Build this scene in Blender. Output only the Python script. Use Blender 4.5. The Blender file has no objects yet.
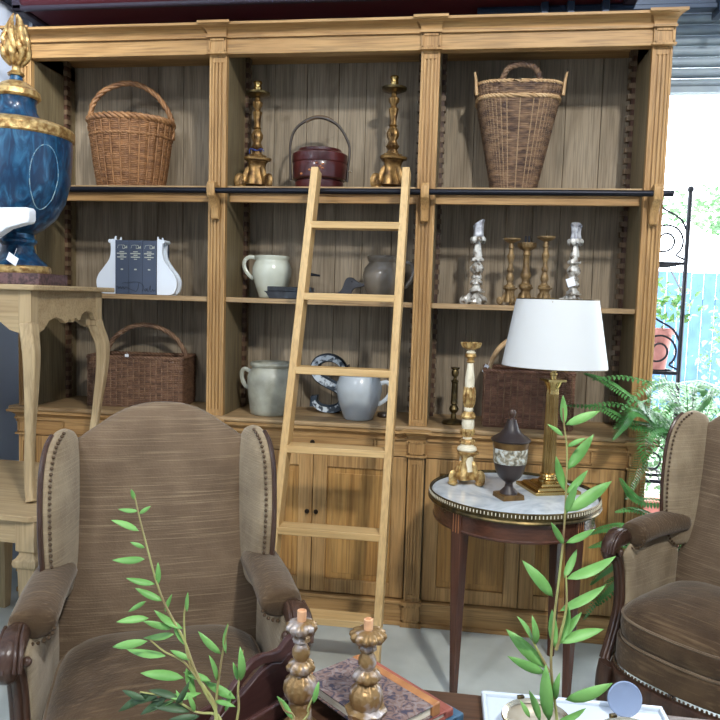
import bpy, math, random
from mathutils import Vector, Matrix
PI = math.pi
S = bpy.context.scene
COL = S.collection
rnd = random.Random(7)

# ------------------------------------------------------------------ camera
CAMP = Vector((1.20214, -3.38572, 1.56847))
YAW, PITCH, ROLL, FPX = -0.1431977, -0.0852392, 0.0286783, 720.0
_f = Vector((math.sin(YAW)*math.cos(PITCH), math.cos(YAW)*math.cos(PITCH), math.sin(PITCH)))
_r0 = Vector((math.cos(YAW), -math.sin(YAW), 0)); _u0 = _r0.cross(_f)
_r = _r0*math.cos(ROLL) + _u0*math.sin(ROLL); _u = -_r0*math.sin(ROLL) + _u0*math.cos(ROLL)
cd = bpy.data.cameras.new('camera'); cam = bpy.data.objects.new('camera', cd); COL.objects.link(cam)
cd.sensor_width = 36; cd.lens = 36*FPX/720; cd.clip_start = .05; cd.clip_end = 200
m = Matrix((_r, _u, -_f)).transposed().to_4x4(); m.translation = CAMP; cam.matrix_world = m
S.camera = cam
def at(x, y, D):
    "a point of the room seen at (x, y), D metres from the lens"
    return CAMP + (_f + _r*((x-360)/FPX) - _u*((y-360)/FPX))*D

# ------------------------------------------------------------------ world, lights, exposure
w = bpy.data.worlds.new('daylight'); S.world = w; w.use_nodes = True
w.node_tree.nodes['Background'].inputs[0].default_value = (.86, .93, 1, 1)
w.node_tree.nodes['Background'].inputs[1].default_value = 13.0
def area(name, loc, tgt, size, watt, col=(1, 1, 1), size_y=None):
    l = bpy.data.lights.new(name, 'AREA'); l.energy = watt; l.color = col; l.size = size
    if size_y: l.shape = 'RECTANGLE'; l.size_y = size_y
    o = bpy.data.objects.new(name, l); COL.objects.link(o); o.location = loc
    o.rotation_euler = (Vector(tgt)-Vector(loc)).to_track_quat('-Z', 'Y').to_euler()
    return o
area('ceiling_lamp', (2.4, -4.2, 4.3), (.6, 0, 1.5), .28, 180, (1, .97, .92))
area('left_fill', (-.55, -4.4, 3.7), (-1.0, -.3, 1.1), .3, 50, (.95, .97, 1))  # unseen fill added to lift the left wall and low table
wl = area('upper_wall_fill', (.1, -2.3, 3.9), (-1.3, .0, 2.9), .3, 9, (.93, .96, 1)); wl.data.spread = math.radians(50)  # narrow fill added to brighten the upper left wall, not a fixture
area('left_wall_fill', (-.95, -3.3, 2.0), (-1.25, .3, 1.3), .4, 6, (.88, .94, 1))  # extra fill for the wall beside the bookcase; no window stands there
area('overhead_fill', (1.2, -3.0, 4.9), (1.2, -2.5, 0), 3.5, 36, (.93, .97, 1))  # broad ambient fill added under the closed ceiling
area('front_fill', (.6, -6.8, 2.4), (.8, 0, 1.2), 3.4, 14, (.93, .97, 1), 2.4)  # fill added behind the camera; the front wall has no window
S.view_settings.view_transform = 'Standard'; S.view_settings.look = 'None'
S.view_settings.exposure = 0.0; S.view_settings.gamma = 1.0; S.view_settings.use_curve_mapping = False

# ------------------------------------------------------------------ materials
def lin(c):
    return tuple(((v/255)/12.92 if v/255 <= .04045 else ((v/255+.055)/1.055)**2.4) for v in c) + (1,)
def mat(name, c, rough=.6, metal=0, c2=None, scale=8, stretch=(1, 1, 1), lo=.35, hi=.65, bump=0, bscale=None, spec=.4,
        detail=4, sheen=0, trans=0, sub=0, distort=0, c3=None, coat=0, subs=0):
    mt = bpy.data.materials.new(name); mt.use_nodes = True; nt = mt.node_tree; b = nt.nodes['Principled BSDF']
    b.inputs['Roughness'].default_value = rough; b.inputs['Metallic'].default_value = metal
    b.inputs['Specular IOR Level'].default_value = spec; b.inputs['Sheen Weight'].default_value = sheen
    b.inputs['Transmission Weight'].default_value = trans; b.inputs['Coat Weight'].default_value = coat
    b.inputs['Base Color'].default_value = lin(c)
    if c2 or bump:
        tc = nt.nodes.new('ShaderNodeTexCoord'); mp = nt.nodes.new('ShaderNodeMapping'); mp.inputs['Scale'].default_value = stretch
        nt.links.new(tc.outputs['Object'], mp.inputs['Vector'])
        n = nt.nodes.new('ShaderNodeTexNoise'); n.inputs['Scale'].default_value = scale; n.inputs['Detail'].default_value = detail
        n.inputs['Distortion'].default_value = distort
        nt.links.new(mp.outputs[0], n.inputs['Vector'])
        if c2:
            r = nt.nodes.new('ShaderNodeValToRGB'); e = r.color_ramp.elements
            e[0].position = lo; e[0].color = lin(c); e[1].position = hi; e[1].color = lin(c2)
            if c3:
                k = e.new((lo+hi)/2); k.color = lin(c3)
            nt.links.new(n.outputs['Fac'], r.inputs[0]); nt.links.new(r.outputs[0], b.inputs['Base Color'])
        if bump:
            n2 = n
            if bscale:
                n2 = nt.nodes.new('ShaderNodeTexNoise'); n2.inputs['Scale'].default_value = bscale; n2.inputs['Detail'].default_value = 3
                nt.links.new(mp.outputs[0], n2.inputs['Vector'])
            bp = nt.nodes.new('ShaderNodeBump'); bp.inputs['Strength'].default_value = bump; bp.inputs['Distance'].default_value = .01
            nt.links.new(n2.outputs['Fac'], bp.inputs['Height']); nt.links.new(bp.outputs[0], b.inputs['Normal'])
    return mt
def wood(name, c, c2, axis='Z', scale=1, rough=.5, lo=.3, hi=.7, fine=.35, bump=.15):
    "sawn timber: wide figure plus a fine pore streak, both running along one axis"
    mt = bpy.data.materials.new(name); mt.use_nodes = True; nt = mt.node_tree; b = nt.nodes['Principled BSDF']
    b.inputs['Roughness'].default_value = rough; b.inputs['Specular IOR Level'].default_value = .35
    tc = nt.nodes.new('ShaderNodeTexCoord')
    def noise(across, along, det, dist):
        mp = nt.nodes.new('ShaderNodeMapping'); s = [across*scale]*3; s['XYZ'.index(axis)] = along*scale; mp.inputs['Scale'].default_value = s
        nt.links.new(tc.outputs['Object'], mp.inputs['Vector'])
        n = nt.nodes.new('ShaderNodeTexNoise'); n.inputs['Scale'].default_value = 1; n.inputs['Detail'].default_value = det; n.inputs['Distortion'].default_value = dist
        nt.links.new(mp.outputs[0], n.inputs['Vector']); return n
    n1 = noise(14, 1.4, 3, 1.2); n2 = noise(150, 5, 3, .2)
    r = nt.nodes.new('ShaderNodeValToRGB'); e = r.color_ramp.elements
    e[0].position = lo; e[0].color = lin(c); e[1].position = hi; e[1].color = lin(c2)
    nt.links.new(n1.outputs['Fac'], r.inputs[0])
    r2 = nt.nodes.new('ShaderNodeValToRGB'); f = r2.color_ramp.elements
    f[0].position = .36; f[0].color = (1-fine,)*3 + (1,); f[1].position = .56; f[1].color = (1, 1, 1, 1)
    nt.links.new(n2.outputs['Fac'], r2.inputs[0])
    mx = nt.nodes.new('ShaderNodeMix'); mx.data_type = 'RGBA'; mx.blend_type = 'MULTIPLY'; mx.inputs[0].default_value = 1
    nt.links.new(r.outputs[0], mx.inputs[6]); nt.links.new(r2.outputs[0], mx.inputs[7]); nt.links.new(mx.outputs[2], b.inputs['Base Color'])
    bp = nt.nodes.new('ShaderNodeBump'); bp.inputs['Strength'].default_value = bump; bp.inputs['Distance'].default_value = .003
    nt.links.new(n2.outputs['Fac'], bp.inputs['Height']); nt.links.new(bp.outputs[0], b.inputs['Normal'])
    return mt
def velour(name, c, c2, slub, sc=(5, 5, 300)):
    "ribbed velvet with pale slub threads running across"
    mt = bpy.data.materials.new(name); mt.use_nodes = True; nt = mt.node_tree; b = nt.nodes['Principled BSDF']
    b.inputs['Roughness'].default_value = .85; b.inputs['Specular IOR Level'].default_value = .15
    b.inputs['Sheen Weight'].default_value = .25; b.inputs['Sheen Roughness'].default_value = .45; b.inputs['Sheen Tint'].default_value = (.9, .82, .7, 1)
    tc = nt.nodes.new('ShaderNodeTexCoord')
    def noise(s, det=3):
        mp = nt.nodes.new('ShaderNodeMapping'); mp.inputs['Scale'].default_value = s
        nt.links.new(tc.outputs['Object'], mp.inputs['Vector'])
        n = nt.nodes.new('ShaderNodeTexNoise'); n.inputs['Scale'].default_value = 1; n.inputs['Detail'].default_value = det
        nt.links.new(mp.outputs[0], n.inputs['Vector']); return n
    nb = noise((9, 9, 9)); ns = noise(sc, 3); nf = noise((160, 160, 160), 2)
    r = nt.nodes.new('ShaderNodeValToRGB'); e = r.color_ramp.elements
    e[0].position = .3; e[0].color = lin(c); e[1].position = .7; e[1].color = lin(c2)
    nt.links.new(nb.outputs['Fac'], r.inputs[0])
    r2 = nt.nodes.new('ShaderNodeValToRGB'); f = r2.color_ramp.elements; f[0].position = .52; f[0].color = (0, 0, 0, 1); f[1].position = .74; f[1].color = (.34, .34, .34, 1)
    nt.links.new(ns.outputs['Fac'], r2.inputs[0])
    mx = nt.nodes.new('ShaderNodeMix'); mx.data_type = 'RGBA'; mx.inputs[7].default_value = lin(slub)
    nt.links.new(r2.outputs[0], mx.inputs[0]); nt.links.new(r.outputs[0], mx.inputs[6])
    nt.links.new(mx.outputs[2], b.inputs['Base Color'])
    ad = nt.nodes.new('ShaderNodeMath'); ad.operation = 'ADD'; nt.links.new(ns.outputs['Fac'], ad.inputs[0]); nt.links.new(nf.outputs['Fac'], ad.inputs[1])
    bp = nt.nodes.new('ShaderNodeBump'); bp.inputs['Strength'].default_value = .5; bp.inputs['Distance'].default_value = .003
    nt.links.new(ad.outputs[0], bp.inputs['Height']); nt.links.new(bp.outputs[0], b.inputs['Normal'])
    return mt

OAKZ = wood('oak_upright', (186, 148, 96), (158, 119, 71), 'Z')
OAKX = wood('oak_lengthwise', (184, 147, 96), (156, 118, 71), 'X')
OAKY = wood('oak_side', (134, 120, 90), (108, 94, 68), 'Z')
PANEL = wood('oak_door_panel', (186, 144, 84), (158, 114, 60), 'Z', .7)
SHELFW = wood('oak_shelf', (176, 148, 108), (148, 120, 84), 'X')
BACKW = wood('grey_back_boards', (158, 144, 122), (126, 112, 92), 'Z', 1, .7, fine=.3)
SAW = wood('red_brown_rack', (82, 54, 38), (64, 42, 30), 'Z')
TOOTH = wood('rack_tooth', (116, 96, 72), (92, 72, 52), 'Z')
LADW = wood('ladder_ash', (210, 178, 126), (192, 156, 102), 'Z', .8, fine=.18)
LADX = wood('ladder_ash_rung', (210, 178, 126), (192, 156, 102), 'X', .8, fine=.18)
RAILM = mat('black_iron', (26, 28, 36), .4, .6)
KNOB = mat('dark_knob', (48, 40, 32), .35, .7)
IRON = mat('garden_iron', (30, 30, 34), .5, .5)
PALEW = wood('scrubbed_pale_wood', (178, 156, 118), (156, 133, 98), 'X', .8, .75, fine=.22)
PALEZ = wood('scrubbed_pale_leg', (182, 160, 122), (158, 135, 100), 'Z', .8, .75, fine=.22)
MAHO = wood('mahogany', (92, 58, 43), (62, 39, 30), 'Z', 1, .25, fine=.25)
MAHX = wood('mahogany_apron', (92, 58, 43), (62, 39, 30), 'X', 1, .25, fine=.25)
CARVED = wood('carved_walnut', (78, 56, 44), (50, 35, 28), 'Z', 1.5, .28, fine=.25)
TABW = wood('dark_table_wood', (92, 66, 48), (64, 44, 32), 'X', .8, .4)
TRUGW = wood('plum_brown_wood', (72, 46, 42), (50, 31, 29), 'X', 1, .3, fine=.2)
VEL = velour('brown_velour', (92, 76, 60), (112, 94, 75), (176, 156, 126))
VELW = velour('lit_velour', (122, 106, 84), (154, 138, 112), (190, 172, 140))  # lighter copy of the brown velour: light on the wings put into its colour
VELD = velour('pile_velour', (62, 47, 33), (84, 66, 47), (136, 114, 86), (4, 100, 100))
NAIL = mat('antique_nail', (84, 66, 48), .45, .4)
GOLD = mat('old_gilt', (150, 118, 70), .42, .7, (78, 56, 34), 26, lo=.38, hi=.66, bump=.5)
GILTD = mat('dull_gilt', (146, 120, 80), .5, .4, (84, 66, 46), 30, lo=.4, hi=.7, bump=.5)
BRASS = mat('polished_brass', (206, 178, 116), .22, 1, (176, 146, 86), 6)
DKBRASS = mat('dark_brass', (112, 96, 62), .35, .9, (66, 58, 40), 30)
LEAFG = mat('gold_leaf_bright', (206, 176, 116), .4, .55, (140, 104, 58), 40, lo=.4, hi=.62, bump=.6)
BLUE = mat('blue_faux_marble', (48, 102, 134), .3, 0, (10, 42, 72), 11, stretch=(2.2, 2.2, .8), lo=.3, hi=.6, detail=9, distort=1.8, c3=(18, 66, 98), coat=.3)
PORPH = mat('plum_porphyry', (104, 76, 74), .4, 0, (62, 42, 42), 60, lo=.4, hi=.6)
WHITE = mat('white_plaster', (226, 230, 234), .6)
WHITEP = mat('white_painted_wood', (222, 230, 238), .5)
GREYW = mat('grey_blue_wall', (212, 222, 238), .8, c2=(204, 214, 230), scale=3)
FLOORM = mat('concrete', (196, 202, 196), .65, 0, (170, 177, 172), 5, lo=.3, hi=.75, detail=8, bump=.05)
NAVY = mat('navy_black_steel', (22, 28, 40), .5, c2=(30, 36, 50), scale=4)
MAROON = mat('maroon_steel', (70, 18, 28), .5)
CORR = mat('pale_corrugated', (150, 162, 168), .5, .1, (134, 146, 154), 8)
W_WIL = mat('willow_light', (158, 114, 74), .6, 0, (108, 74, 48), 34, stretch=(.5, .5, 2), lo=.32, hi=.68)
W_RIM = mat('willow_rim', (164, 120, 78), .5, 0, (120, 84, 54), 24)
W_DARK = mat('willow_brown', (128, 96, 72), .7, 0, (84, 60, 46), 34, stretch=(.5, .5, 2), lo=.32, hi=.68)
W_DARKH = mat('willow_brown_handle', (140, 110, 84), .6, 0, (96, 70, 52), 30)
W_TAP = mat('willow_weathered', (132, 104, 78), .7, 0, (72, 54, 44), 30, stretch=(.6, .6, 1.8), lo=.34, hi=.64)
W_PALE = mat('willow_peeled', (196, 164, 122), .6, 0, (166, 132, 92), 20)
W_COG = mat('willow_red_brown', (134, 96, 74), .6, 0, (92, 62, 48), 34, stretch=(.5, .5, 2), lo=.32, hi=.68)
LACQ = mat('red_brown_lacquer', (84, 34, 32), .3, 0, (56, 22, 22), 12, lo=.35, hi=.6, coat=.3)
LACQG = mat('worn_gold_flower', (150, 92, 50), .4, .3, (84, 34, 32), 60, lo=.45, hi=.55)
DKWIRE = mat('dark_cane_handle', (52, 42, 34), .4)
SPINE = mat('dark_blue_cloth', (68, 78, 96), .6)
SPGOLD = mat('spine_gilt', (186, 190, 176), .5)
SPBLACK = mat('spine_black_ink', (22, 24, 32), .5)
PAPER = mat('paper', (224, 218, 200), .8, c2=(206, 196, 172), scale=200, stretch=(.1, .1, 1))
CREAM = mat('celadon_cream_glaze', (196, 200, 184), .25, 0, (180, 184, 168), 9, coat=.4)
STONEW = mat('grey_stoneware', (168, 168, 152), .35, 0, (136, 136, 122), 12, coat=.3)
BLUEGL = mat('pale_blue_grey_glaze', (184, 192, 196), .25, 0, (168, 177, 183), 9, coat=.4)
BROWNGL = mat('taupe_glaze', (118, 110, 98), .25, 0, (94, 86, 76), 8, coat=.4)
ZINC = mat('painted_zinc', (64, 76, 88), .4, .4, (28, 34, 42), 10, lo=.35, hi=.6)
ZINCW = mat('chipped_white_paint', (190, 200, 206), .5, 0, (60, 70, 80), 26, lo=.48, hi=.56)
DUCK = mat('slate_paint', (60, 62, 68), .55, 0, (44, 46, 52), 14)
BOXM = mat('worn_black_tin', (34, 37, 42), .5, .2, (78, 84, 92), 18, lo=.45, hi=.75)
SILV = mat('silvered_gesso', (206, 204, 196), .4, .3, (96, 84, 68), 34, lo=.46, hi=.62, bump=.6)
LACE = mat('silver_tin_cup', (206, 208, 212), .5, .15, (130, 132, 140), 40)
IVORY = mat('ivory_paint', (222, 214, 188), .5, 0, (188, 176, 146), 26, lo=.5, hi=.8)
SHADE = mat('white_lamp_shade', (206, 208, 206), .8)
MARBLE = mat('white_grey_marble', (206, 214, 218), .2, 0, (160, 172, 180), 5, lo=.42, hi=.72, detail=9, distort=2.2, coat=.3)
TOLE = mat('aubergine_tole', (50, 38, 34), .4, 0, (38, 30, 28), 8)
TOLEB = mat('bronze_band', (128, 98, 56), .35, .5, (96, 72, 42), 20)
SCENEB = mat('painted_landscape_band', (196, 200, 192), .4, 0, (92, 90, 78), 46, lo=.42, hi=.6, detail=6, c3=(150, 140, 116))
TAG = mat('white_tag', (232, 236, 242), .6)
RIBB = mat('blue_ribbon', (40, 62, 130), .5)
LEAF = mat('fresh_green_leaf', (114, 164, 88), .5, 0, (86, 136, 64), 16, spec=.4)
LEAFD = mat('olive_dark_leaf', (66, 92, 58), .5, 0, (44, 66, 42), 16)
STEMM = mat('tender_stem', (150, 156, 92), .5, 0, (120, 96, 66), 12)
FERN = mat('fern_green', (96, 152, 84), .35, 0, (66, 120, 62), 9)
BUSH = mat('garden_leaf', (112, 146, 104), .6, 0, (84, 120, 84), 4)
TERRA = mat('pink_terracotta', (186, 126, 114), .7, 0, (168, 108, 98), 12)
POTD = mat('dark_planter', (64, 56, 50), .6)
BLUEF = mat('blue_paling', (66, 98, 130), .7, c2=(56, 86, 116), scale=6)
GROUND = mat('garden_paving', (196, 190, 178), .8, c2=(170, 164, 150), scale=2)
BRICK = mat('red_brick_edge', (176, 110, 96), .8, c2=(150, 90, 78), scale=12)
MARBP = mat('marbled_paper', (132, 122, 120), .5, 0, (58, 56, 72), 40, lo=.36, hi=.6, detail=6, distort=2.5, c3=(124, 100, 90))
MARBG = mat('green_marbled_paper', (110, 120, 104), .5, 0, (52, 64, 60), 34, lo=.36, hi=.62, detail=5, distort=2.5, c3=(130, 90, 76))
ORANGE = mat('orange_calf', (176, 124, 78), .5, c2=(152, 100, 60), scale=30)
REDL = mat('red_leather', (150, 84, 70), .5)
BLUEL = mat('blue_cloth_board', (66, 98, 122), .6)
GILTS = mat('silver_gilt', (138, 110, 70), .38, .45, (172, 164, 160), 26, lo=.5, hi=.62, bump=1.0)
PINKW = mat('bare_candle_peg', (214, 168, 128), .6, c2=(190, 140, 102), scale=40)
CERAM = mat('white_ceramic_tray', (196, 206, 216), .25, coat=.3)
SILVER = mat('silver_plate_rim', (196, 186, 160), .25, .9)
DISHIN = mat('dull_silver_bowl', (178, 172, 156), .4, .15, (146, 136, 116), 14)
BLUEPL = mat('pale_blue_glazed', (128, 144, 172), .25, coat=.3)
BOWLW = wood('pink_brown_bowl', (150, 112, 96), (124, 90, 76), 'X', 1, .45)
VASEM = mat('grey_vase', (120, 126, 124), .4)

# ------------------------------------------------------------------ mesh building
class MB:
    def __init__(s): s.v = []; s.f = []; s.m = []; s.k = 0
    def add(s, vs, fs):
        o = len(s.v); s.v += [tuple(p) for p in vs]; s.f += [tuple(i+o for i in f) for f in fs]; s.m += [s.k]*len(fs)
    def box(s, x0, x1, y0, y1, z0, z1, T=None):
        vs = [Vector((x, y, z)) for z in (z0, z1) for y in (y0, y1) for x in (x0, x1)]
        if T: vs = [T(p) for p in vs]
        s.add(vs, [(0, 2, 3, 1), (4, 5, 7, 6), (0, 1, 5, 4), (2, 6, 7, 3), (0, 4, 6, 2), (1, 3, 7, 5)])
        return s
    def lathe(s, prof, c=(0, 0, 0), n=24, lobes=0, amp=0, a0=0):
        c = Vector(c); rings = []
        vs = []
        for i, q in enumerate(prof):
            r, z = q[0], q[1]; am = q[2] if len(q) > 2 else amp
            if r < 1e-5: rings.append([len(vs)]); vs.append(c+Vector((0, 0, z)))
            else:
                ring = []
                for k in range(n):
                    a = a0+2*PI*k/n; rr = r*(1+(am*math.cos(lobes*a) if lobes else 0))
                    ring.append(len(vs)); vs.append(c+Vector((rr*math.cos(a), rr*math.sin(a), z)))
                rings.append(ring)
        fs = []
        for A, B in zip(rings, rings[1:]):
            if len(A) == 1 and len(B) == 1: continue
            for k in range(n):
                k2 = (k+1) % n
                if len(A) == 1: fs.append((A[0], B[k2], B[k]))
                elif len(B) == 1: fs.append((A[k], A[k2], B[0]))
                else: fs.append((A[k], A[k2], B[k2], B[k]))
        loop = prof[0][:2] == prof[-1][:2]
        if len(rings[0]) > 1 and not loop: fs.append(tuple(reversed(rings[0])))
        if len(rings[-1]) > 1 and not loop: fs.append(tuple(rings[-1]))
        s.add(vs, fs); return s
    def tube(s, pts, r, n=8, closed=False, ab=(1, 1), up=None):
        pts = [Vector(p) for p in pts]; N = len(pts); vs = []; fs = []
        R = r if isinstance(r, (list, tuple)) else [r]*N
        prev = None
        for i, p in enumerate(pts):
            if closed: t = pts[(i+1) % N]-pts[i-1]
            else: t = pts[min(i+1, N-1)]-pts[max(i-1, 0)]
            t = t.normalized() if t.length > 1e-9 else Vector((0, 0, 1))
            if up is not None: a = Vector(up); a = (a - t*a.dot(t))
            elif prev is None:
                a = Vector((0, 0, 1)) if abs(t.z) < .9 else Vector((1, 0, 0)); a = a-t*a.dot(t)
            else: a = prev-t*prev.dot(t)
            if a.length < 1e-6: a = Vector((1, 0, 0))-t*t.x
            a.normalize(); prev = a; b = t.cross(a)
            for k in range(n):
                q = 2*PI*k/n+PI/n
                vs.append(p+a*(R[i]*ab[0]*math.cos(q))+b*(R[i]*ab[1]*math.sin(q)))
        for i in range(N if closed else N-1):
            j = (i+1) % N
            for k in range(n):
                k2 = (k+1) % n; fs.append((i*n+k, i*n+k2, j*n+k2, j*n+k))
        if not closed:
            fs.append(tuple(range(n-1, -1, -1))); fs.append(tuple((N-1)*n+k for k in range(n)))
        s.add(vs, fs); return s
    def prism(s, outline, P, t0, t1):
        "outline of (a, b) pairs pushed through P(a, b, t) at t0 and t1"
        n = len(outline); vs = [P(a, b, t0) for a, b in outline]+[P(a, b, t1) for a, b in outline]
        fs = [tuple(range(n-1, -1, -1)), tuple(range(n, 2*n))]+[(i, (i+1) % n, n+(i+1) % n, n+i) for i in range(n)]
        s.add(vs, fs); return s
    def ball(s, c, r, n=10, sc=(1, 1, 1)):
        c = Vector(c); m_ = max(4, n//2+1)
        vs = [c+Vector((0, 0, -r*sc[2]))]; fs = []
        for i in range(1, m_):
            ph = -PI/2+PI*i/m_
            for k in range(n):
                a = 2*PI*k/n; vs.append(c+Vector((r*sc[0]*math.cos(ph)*math.cos(a), r*sc[1]*math.cos(ph)*math.sin(a), r*sc[2]*math.sin(ph))))
        vs.append(c+Vector((0, 0, r*sc[2])))
        for k in range(n):
            k2 = (k+1) % n; fs.append((0, 1+k2, 1+k)); L = 1+(m_-2)*n; fs.append((L+k, L+k2, len(vs)-1))
            for i in range(m_-2): o = 1+i*n; fs.append((o+k, o+k2, o+n+k2, o+n+k))
        s.add(vs, fs); return s
    def pillow(s, outline, P, tf, tb, cx=None, edge=.25):
        "padded slab: outline ring, then rings shrinking to the centre on both faces"
        n = len(outline); ca = sum(a for a, b in outline)/n; cb = sum(b for a, b in outline)/n
        if cx: ca, cb = cx
        sc = [1, .985, .95, .88, .75, .55, .3]; vs = []; rings = []
        def ring(k, h):
            r0 = len(vs)
            for a, b in outline: vs.append(P(ca+(a-ca)*k, cb+(b-cb)*k, h))
            rings.append(list(range(r0, r0+n)))
        def hh(k): return (1-max(0, (k-0))**6)**.5*(1-edge*k*k) if k < 1 else 0
        front = [(k, tf*hh(k)) for k in sc]; back = [(k, -tb*hh(k)) for k in sc]
        for k, h in reversed(back[1:]): ring(k, h)
        ring(1, 0)
        for k, h in front[1:]: ring(k, h)
        fs = []
        for A, B in zip(rings, rings[1:]):
            for i in range(n): j = (i+1) % n; fs.append((A[i], A[j], B[j], B[i]))
        vs.append(P(ca, cb, -tb)); c0 = len(vs)-1; vs.append(P(ca, cb, tf)); c1 = len(vs)-1
        for i in range(n):
            j = (i+1) % n; fs.append((c0, rings[0][j], rings[0][i])); fs.append((rings[-1][i], rings[-1][j], c1))
        s.add(vs, fs); return s
    def build(s, name, mt, parent=None, bevel=0, sharp=35, sub=0, label=None, flat=False):
        me = bpy.data.meshes.new(name); me.from_pydata(s.v, [], s.f); me.update()
        for x in (mt if isinstance(mt, (list, tuple)) else [mt]): me.materials.append(x)
        if any(s.m): me.polygons.foreach_set('material_index', s.m)
        import bmesh
        bm = bmesh.new(); bm.from_mesh(me); bmesh.ops.recalc_face_normals(bm, faces=bm.faces); bm.to_mesh(me); bm.free()
        if not flat:
            me.polygons.foreach_set('use_smooth', [True]*len(me.polygons)); me.set_sharp_from_angle(angle=math.radians(sharp))
        o = bpy.data.objects.new(name, me); COL.objects.link(o)
        if parent: o.parent = parent
        if bevel:
            b = o.modifiers.new('bevel', 'BEVEL'); b.width = bevel; b.segments = 2; b.limit_method = 'ANGLE'; b.angle_limit = .6
        if sub:
            q = o.modifiers.new('sub', 'SUBSURF'); q.levels = sub; q.render_levels = sub
        if label: o['label'] = label
        return o
def shift(mb, f): mb.v = [tuple(f(Vector(v))) for v in mb.v]; return mb
def tag(o, label, cat, group=None):
    o['label'] = label; o['category'] = cat
    if group: o['group'] = group
    return o
def thing(name, label, cat, loc=(0, 0, 0), rz=0, group=None, rx=0, ry=0):
    o = bpy.data.objects.new(name, None); o.empty_display_size = .05; COL.objects.link(o); o.location = loc; o.rotation_euler = (rx, ry, rz)
    return tag(o, label, cat, group)
def struct(name, mb, mt, **k):
    o = mb.build(name, mt, **k); o['kind'] = 'structure'; return o
def copy_tree(o, parent=None):
    c = o.copy(); COL.objects.link(c); c.parent = parent
    for ch in [q for q in bpy.data.objects if q.parent == o]: copy_tree(ch, c)
    return c
def smooth_path(pts, k=6, closed=False):
    P = [Vector(p) for p in pts]; n = len(P); out = []
    for i in range(n if closed else n-1):
        if closed: a, b, c, d = P[i-1], P[i], P[(i+1) % n], P[(i+2) % n]
        else: a, b, c, d = P[max(i-1, 0)], P[i], P[i+1], P[min(i+2, n-1)]
        for j in range(k):
            t = j/k; out.append(.5*((2*b)+(c-a)*t+(2*a-5*b+4*c-d)*t*t+(3*b-a-3*c+d)*t**3))
    if not closed: out.append(P[-1])
    return out
def sp2(pts, k=5, closed=True):
    return [(p.x, p.y) for p in smooth_path([(a, b, 0) for a, b in pts], k, closed)]
def lin_interp(a, b, t): return a+(b-a)*t

# ------------------------------------------------------------------ the building
struct('floor', MB().box(-1.3, 5, -7, .62, -.05, 0), FLOORM)
struct('wall_left', MB().box(-1.4, -1.3, -7, .6, 0, 3.09).box(-1.4, -1.3, -7, .6, 3.35, 5), GREYW)
struct('trim_1', MB().box(-1.4, -1.24, -7, .5, 3.09, 3.35), NAVY, bevel=.01)
struct('wall_back', MB().box(-1.4, 2.075, .5, .62, 0, 5).box(2.075, 4.2, .5, .62, 3.02, 5).box(4.2, 5.1, .5, .62, 0, 5), GREYW)
struct('trim_7', MB().box(-1.24, 2.06, .44, .498, 2.6, 3.6), NAVY)
struct('wall_right', MB().box(5, 5.1, -7, .6, 0, 5), GREYW)
struct('wall_front', MB().box(-1.4, 5.1, -7.1, -7, 0, 5), GREYW)
struct('ceiling', MB().box(-1.4, 5.1, -7.1, .62, 5, 5.1), GREYW)
# roof girders over the bookcase
gb = MB().box(-1.12, 1.9, .12, .44, 2.998, 3.3)
struct('trim_2', gb, MAROON, bevel=.03)
gb = MB().box(-1.16, 1.94, .13, .165, 2.985, 3.02).box(-1.16, 1.94, .435, .47, 2.985, 3.02).box(-1.16, -1.1, .13, .47, 2.985, 3.34).box(1.88, 1.94, .13, .47, 2.985, 3.34)
struct('trim_3', gb, mat('dark_lilac_steel', (44, 38, 50), .5), bevel=.01)
gb = MB().box(1.2, 4.9, .28, .34, 3.06, 3.1).box(1.2, 4.9, .28, .34, 2.96, 2.985).box(1.2, 4.9, .3, .32, 2.98, 3.06)
for x in (1.5, 1.62, 1.78, 2.3, 2.9): gb.box(x, x+.035, .25, .36, 2.93, 3.14)
struct('trim_4', gb, mat('blue_black_truss', (34, 48, 66), .4, .4), bevel=.004)
# rolled-up shutter over the opening and its slats
sh = MB(); z = 2.665
sh.box(2.07, 4.2, .50, .56, 2.64, 2.668)
while z < 3.02:
    sh.add([Vector((x, y, q)) for x in (2.07, 4.2) for y, q in ((.53, z), (.505, z+.008), (.50, z+.026), (.515, z+.044), (.53, z+.048), (.54, z+.048), (.54, z))],
           [(0, 1, 8, 7), (1, 2, 9, 8), (2, 3, 10, 9), (3, 4, 11, 10), (4, 5, 12, 11), (5, 6, 13, 12), (6, 0, 7, 13)])
    z += .052
struct('door_1', sh, CORR, sharp=60)
struct('trim_5', MB().box(2.075, 2.11, .46, .64, 0, 2.64).box(4.17, 4.2, .46, .64, 0, 2.64), mat('white_jamb', (214, 220, 226), .6))

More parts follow.
